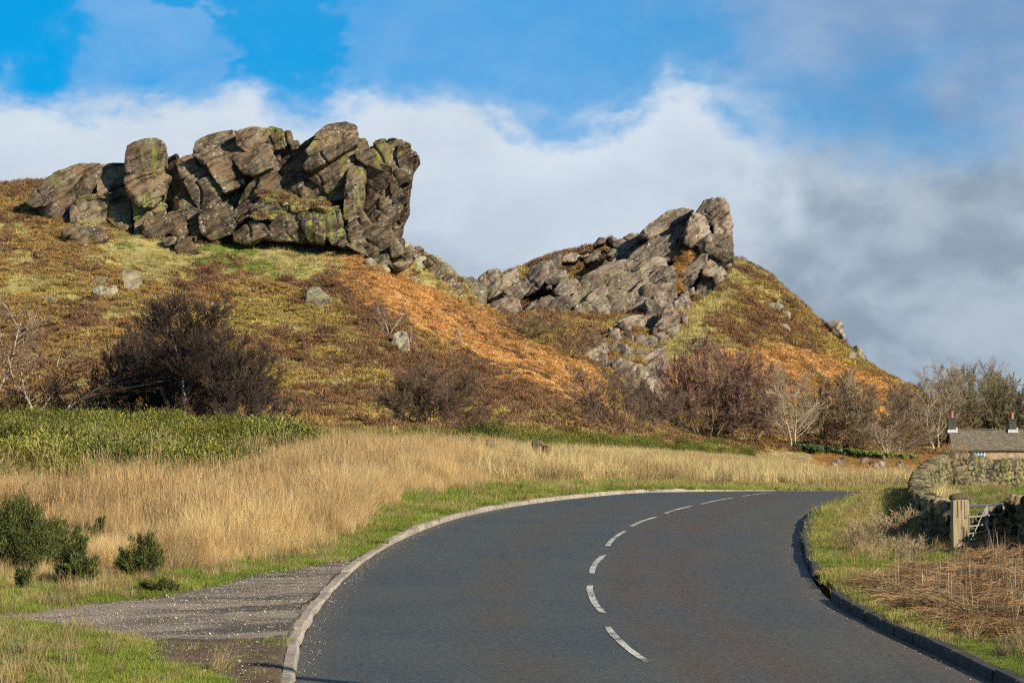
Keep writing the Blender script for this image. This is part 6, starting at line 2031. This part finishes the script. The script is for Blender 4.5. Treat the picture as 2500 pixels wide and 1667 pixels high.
def cottage():
    D = 300.0
    px = D / FPX
    x0 = (2324 - 1250) * px; x1 = x0 + 15.5
    def zz(v): return float(slope_of_row(v)) * D
    ridge = P(2400, 1049, D + 2.6).z; eave = zz(1096)
    base = -2.9
    root = empty('cottage', (x0 + 4, D, base))
    tag(root, 'low stone cottage with slate roof and two red chimney pots behind the curved wall', 'cottage')
    T = Matrix.Translation(-root.location)
    def fin(name, bm, mat, parent=root, kind_=None):
        bmesh.ops.transform(bm, matrix=T, verts=bm.verts)
        bmesh.ops.recalc_face_normals(bm, faces=bm.faces)
        o = bm_obj(name, bm, mat, parent)
        if kind_: tag(o, kind=kind_)
        return o
    # walls: mortar body with window opening left by four pieces
    wx0, wx1 = (2371 - 1250) * px, (2404 - 1250) * px
    wz0, wz1 = zz(1119), zz(1099.5)
    bm = bmesh.new()
    bm_box(bm, x0 + .25, wx0, D, D + .35, base, eave)
    bm_box(bm, wx1, x1, D, D + .35, base, eave)
    bm_box(bm, wx0, wx1, D + .002, D + .35, base, wz0)
    bm_box(bm, wx0, wx1, D + .002, D + .35, wz1, eave)
    bm_box(bm, x0 + .25, x0 + .6, D + .352, D + 5.4, base, eave)
    bm_box(bm, x1 - .35, x1, D + .352, D + 5.4, base, eave)
    bm_box(bm, x0 + .6, x1 - .35, D + 5.05, D + 5.398, base, eave)
    for xx in (x0 + .25, x1 - .35):
        vs = [bm.verts.new(c) for c in ((xx, D + .01, eave), (xx, D + 5.39, eave), (xx, D + 2.7, ridge - .12), (xx + .35, D + .01, eave), (xx + .35, D + 5.39, eave), (xx + .35, D + 2.7, ridge - .12))]
        for f_ in ((0, 1, 2), (3, 5, 4), (0, 2, 5, 3), (1, 4, 5, 2), (0, 3, 4, 1)): bm.faces.new([vs[i] for i in f_])
    wall = fin('wall', bm, M_MORT)
    bm = bmesh.new()
    rg = random.Random(4)
    z = base + .01; row = 0
    while z < eave - .1:
        h = .21
        xq = x0 + .25 - (row % 2) * .25
        while xq < x1:
            w = rg.uniform(.40, .62)
            a, b = max(xq, x0 + .25), min(xq + w, x1)
            zt = min(z + h - .025, eave - .01)
            segs = [(a, b)]
            if zt > wz0 - .02 and z < wz1 + .02:
                segs = [(a, min(b, wx0 - .03)), (max(a, wx1 + .03), b)]
            for (p, q) in segs:
                if q - p > .08: bm_box(bm, p + .012, q - .012, D - .025 - rg.uniform(0, .015), D + .02, z, zt)
            xq += w
        z += h; row += 1
    fin('stone_course', bm, M_BRICKST, wall, 'stuff')
    # roof slopes of overlapping slates
    bm = bmesh.new()
    n = 17
    run = 2.7 + .25; rise = ridge - eave + .08
    for k in range(n):
        t0, t1 = k / n, (k + 1) / n + .03
        y0, y1 = D - .25 + run * t0, D - .25 + run * t1
        za, zb = eave - .10 + rise * t0, eave - .10 + rise * t1
        xq = x0 - rg.uniform(0, .3)
        while xq < x1 + .2:
            w = rg.uniform(.25, .5)
            a, b = max(xq, x0), min(xq + w - .012, x1 + .15)
            if b - a > .06:
                lift = .035 + rg.uniform(0, .02)
                vs = [bm.verts.new(c) for c in ((a, y0, za + lift), (b, y0, za + lift), (b, y1, zb + .005), (a, y1, zb + .005), (a, y0, za), (b, y0, za))]
                bm.faces.new(vs[:4]); bm.faces.new((vs[4], vs[5], vs[1], vs[0]))
            xq += w
    slates = fin('slates', bm, M_ROOF, root, 'stuff')
    slates.name = 'slate_courses'
    bm = bmesh.new()
    vs = [bm.verts.new(c) for c in ((x0, D - .25, eave - .12), (x1 + .15, D - .25, eave - .12), (x1 + .15, D + 2.7, ridge - .03), (x0, D + 2.7, ridge - .03), (x0, D + 5.65, eave - .12), (x1 + .15, D + 5.65, eave - .12))]
    bm.faces.new((vs[0], vs[1], vs[2], vs[3])); bm.faces.new((vs[3], vs[2], vs[5], vs[4])); 
    fin('roof', bm, M_ROOF)
    bm = bmesh.new()
    q = x0
    while q < x1:
        bm_box(bm, q + .01, min(q + .44, x1), D + 2.52, D + 2.88, ridge - .05, ridge + .08, bev=.03); q += .45
    fin('ridge_tiles', bm, M_ROOF, root, 'stuff')
    bm = bmesh.new(); bm_box(bm, x0 + .1, x1, D - .34, D - .24, eave - .20, eave - .11)
    fin('gutter', bm, M_STACK)
    for uc, vt in ((2332.5, 1020), (2481, 1023)):
        cx = (uc - 1250) * px
        w = .42
        st = bmesh.new()
        zt = P(uc, vt, D + 2.6).z
        bm_box(st, cx - w + .02, cx + w - .02, D + 2.3, D + 3.1, ridge - .5, zt - .1)
        q = ridge - .2; r_ = 0
        while q < zt - .15:
            e = 0
            for (a, b) in (((-w, -.05), (-.02, w)) if r_ % 2 else ((-w, .12), (.15, w))):
                bm_box(st, cx + a, cx + b, D + 2.27, D + 3.13, q, q + .20)
            q += .235; r_ += 1
        s_ = fin('chimney_stack', st, M_STACK)
        c_ = bmesh.new(); bm_box(c_, cx - w - .07, cx + w + .07, D + 2.2, D + 3.2, zt - .098, zt + .03, bev=.02)
        fin('chimney_cap', c_, M_STACK, s_)
        p_ = bmesh.new()
        tube(p_, (cx, D + 2.7, zt + .03), (cx, D + 2.7, zt + .72), .24, .21, 12)
        tube(p_, (cx, D + 2.7, zt + .62), (cx, D + 2.7, zt + .74), .27, .27, 12)
        fin('chimney_pot', p_, M_POT, s_)
        f_ = bmesh.new()
        bm_box(f_, cx - w - .10, cx + w + .14, D + 2.12, D + 2.26, ridge - .32, ridge + .02)
        bm_box(f_, cx + w + .005, cx + w + .16, D + 2.262, D + 3.2, ridge - .2, ridge + .26)
        fin('flashing', f_, M_LEAD, s_)
    # window
    W = bmesh.new()
    fy0, fy1 = D - .03, D + .05
    bm_box(W, wx0 - .02, wx0 + .10, fy0, fy1, wz0, wz1); bm_box(W, wx1 - .10, wx1 + .02, fy0, fy1, wz0, wz1)
    bm_box(W, wx0 + .102, wx1 - .102, fy0, fy1, wz1 - .10, wz1); bm_box(W, wx0 + .102, wx1 - .102, fy0, fy1, wz0, wz0 + .1)
    for k in (1, 2, 3):
        xx = wx0 + (wx1 - wx0) * k / 4
        bm_box(W, xx - .03, xx + .03, fy0 + .01, fy1 - .01, wz0 + .102, wz1 - .102)
    zm = (wz0 + wz1) / 2
    for k in range(4):
        a = wx0 + (wx1 - wx0) * k / 4 + (.105 if k == 0 else .032); b = wx0 + (wx1 - wx0) * (k + 1) / 4 - (.105 if k == 3 else .032)
        bm_box(W, a, b, fy0 + .012, fy1 - .012, zm - .025, zm + .025)
    fr = fin('window_frame', W, M_WHITE)
    for k in range(4):
        for j in range(2):
            G = bmesh.new()
            a = wx0 + (wx1 - wx0) * k / 4 + (.105 if k == 0 else .034); b = wx0 + (wx1 - wx0) * (k + 1) / 4 - (.105 if k == 3 else .034)
            z0_, z1_ = (wz0 + .102, zm - .026) if j == 0 else (zm + .026, wz1 - .102)
            bm_box(G, a, b, D + .012, D + .022, z0_, z1_)
            fin('pane', G, M_GLASS, fr)
    S_ = bmesh.new(); bm_box(S_, wx0 - .12, wx1 + .12, D - .08, D - .032, wz0 - .14, wz0 - .002); fin('window_sill', S_, M_MORT)
cottage()

# ------------------------------------------------------------------ gate posts and the field gate
def wood_mat():
    m, t, b = new_mat('weathered sawn wood')
    tcn = t.node('ShaderNodeTexCoord').outputs['Object']
    st = t.mapping(tcn, scale=(14, 14, .9))
    n = t.noise(st, 1.6, 6, .65, .4)
    g = t.noise(t.mapping(tcn, scale=(6, 6, .7)), 1.0, 3, .5)
    k = t.noise(tcn, 4.0, 4, .6)
    c = t.mix(t.mapr(n, .35, .65), (.42, .325, .195), (.25, .18, .10))
    c = t.mix(t.mapr(g, .60, .66), c, (.05, .035, .02))
    c = t.mix(t.mapr(k, .55, .72, 0, .5), c, (.25, .245, .09))
    t.l.new(c, b.inputs['Base Color']); b.inputs['Roughness'].default_value = .85
    bump(t, b, n, .8, .02)
    return m
M_WOOD = wood_mat()
M_STEEL = plain('galvanised steel', (.30, .30, .29), .55, .15, .25, 20.0, .1, .4)
M_DARKST = plain('dark grey painted tube', (.13, .14, .15), .5, .4, .2, 20.0, .1, .5)
def gate():
    d = 44.4
    m = d / FPX
    xc = (2341 - 1250) * m
    zt = P(2341, 1220, d).z; zb = g1(xc, d) - .2
    root = empty('gate_post', (xc, d, zb))
    tag(root, 'thick weathered wooden gate post with a split top and drilled holes', 'gate post')
    bm = bmesh.new()
    w = 40 * m / 2
    bm_box(bm, -w, w, -w * .85, w * .85, 0, zt - zb, bev=.012)
    bmesh.ops.subdivide_edges(bm, edges=[e for e in bm.edges if abs(e.verts[0].co.z - e.verts[1].co.z) > .5], cuts=8)
    for v in bm.verts:
        v.co.x += .006 * float(vnoise(v.co.z * 3, v.co.y * 9, 0, 3)); v.co.y += .006 * float(vnoise(v.co.z * 3, v.co.x * 9, 0, 5))
        if v.co.z > (zt - zb) * .98: v.co.z += .015 * float(vnoise(v.co.x * 12, v.co.y * 12, 0, 7))
    post = bm_obj('post', bm, M_WOOD, root)
    for k, (ax, az_) in enumerate(((.08, .60), (-.03, .27), (.04, .27), (.02, .45))):
        b2 = bmesh.new(); tube(b2, (ax, -w * .86 - .004, az_ * (zt - zb) + .15), (ax, -w * .86 + .01, az_ * (zt - zb) + .15), .012, .012, 10)
        bm_obj('bolt_hole', b2, M_SOIL, root)
    for k in range(3):
        b2 = bmesh.new(); xk = (-.05, .01, .06)[k]
        bm_box(b2, xk - .004, xk + .004, -w * .86 - .002, -w * .7, (zt - zb) - (.28, .16, .42)[k], (zt - zb) - .01)
        bm_obj('crack', b2, M_SOIL, root)
    # flat stone behind the post top
    # gate: hung behind the post, open into the field, seen nearly end-on
    g = empty('field_gate', (xc + .19, d + .05, zb + .1))
    tag(g, 'grey tubular metal field gate standing open beside the wooden post', 'gate')
    gx, gy, gz = g.location
    def rel(u, v, dd): return P(u, v, dd) - g.location
    A = [(2362, 1237), (2366, 1278), (2366, 1315), (2366, 1340), (2366, 1362)]
    dA, dB = 44.6, 47.6
    top0, top1 = rel(2362, 1236, dA), rel(2452, 1229, dB)
    hz = [0, .27, .50, .68, .84, 1.0]
    H = (P(2362, 1236, dA).z - (g1(P(2362, 1236, dA).x, dA) + .12))
    for k, q in enumerate(hz):
        a = top0 - Vector((0, 0, H * q)); b = top1 - Vector((0, 0, H * q))
        b2 = bmesh.new(); tube(b2, a, b, .022 if k in (0, 5) else .014, None, 10)
        bm_obj('rail', b2, M_DARKST if k == 0 else M_STEEL, g)
    for q in (0.0, .5, 1.0):
        a = top0.lerp(top1, q); b2 = bmesh.new()
        bm_box(b2, a.x - .028, a.x + .028, a.y - .008, a.y + .008, a.z - H * 1.02, a.z + (.0 if q else .02))
        bm_obj('stile', b2, M_STEEL, g)
    b2 = bmesh.new(); a = top0.lerp(top1, .5); b = top0 - Vector((0, 0, H))
    tube(b2, a - Vector((0, .02, 0)), b - Vector((0, .02, 0)), .009); bm_obj('brace', b2, M_STEEL, g)
    for q in (.18, .78):
        b2 = bmesh.new(); a = top0 - Vector((0, 0, H * q))
        bm_box(b2, a.x - .16, a.x + .02, a.y - .02, a.y - .01, a.z - .02, a.z + .02); bm_obj('hinge', b2, M_STEEL, g)
        b2 = bmesh.new(); tube(b2, (a.x, a.y - .035, a.z), (a.x, a.y - .01, a.z), .02); bm_obj('bolt', b2, plain('rusty bolt', (.25, .10, .05), .8), g)
    # small round post in the field
    dd = 62.0; mm = dd / FPX; xp = (2471 - 1250) * mm
    ztp = P(2471, 1207, dd).z; zbp = g1(xp, dd) - .2
    r2 = empty('fence_post', (xp, dd, zbp)); tag(r2, 'short pale wooden post standing in the green field', 'post')
    b2 = bmesh.new(); tube(b2, (0, 0, 0), (0, 0, ztp - zbp), .07, .068, 14); bm_obj('post', b2, M_WOOD, r2)
    me = rock_mesh(world_poly([(2320, 1218), (2330, 1206), (2352, 1204), (2368, 1212), (2370, 1222), (2340, 1226)], 45.6), 45.6, .5, .03, 9, .1, 0, 5, .01, .3, .012, .3, .04, 2, 'capstone')
    o = mesh_obj('capstone', me, M_WALL); tag(o, 'flat capstone with a yellow lichen spot behind the gate post top', 'stone')
gate()

# an unseen pole added on the right verge to cast a shadow across the road
def pole():
    x, y = 6.55, 20.45
    z = g1(x, y)
    r = empty('shadow_pole', (x, y, z))
    tag(r, 'wooden pole on the right verge just outside the picture, added for its shadow', 'pole')
    b = bmesh.new(); tube(b, (0, 0, -.3), (0, 0, 6.1), .13, .10, 14); bm_obj('post', b, M_WOOD, r)
    b = bmesh.new(); tube(b, (0, 0, 6.08), (0, 0, 6.16), .12, .05, 14); bm_obj('cap', b, M_STEEL, r)
pole()
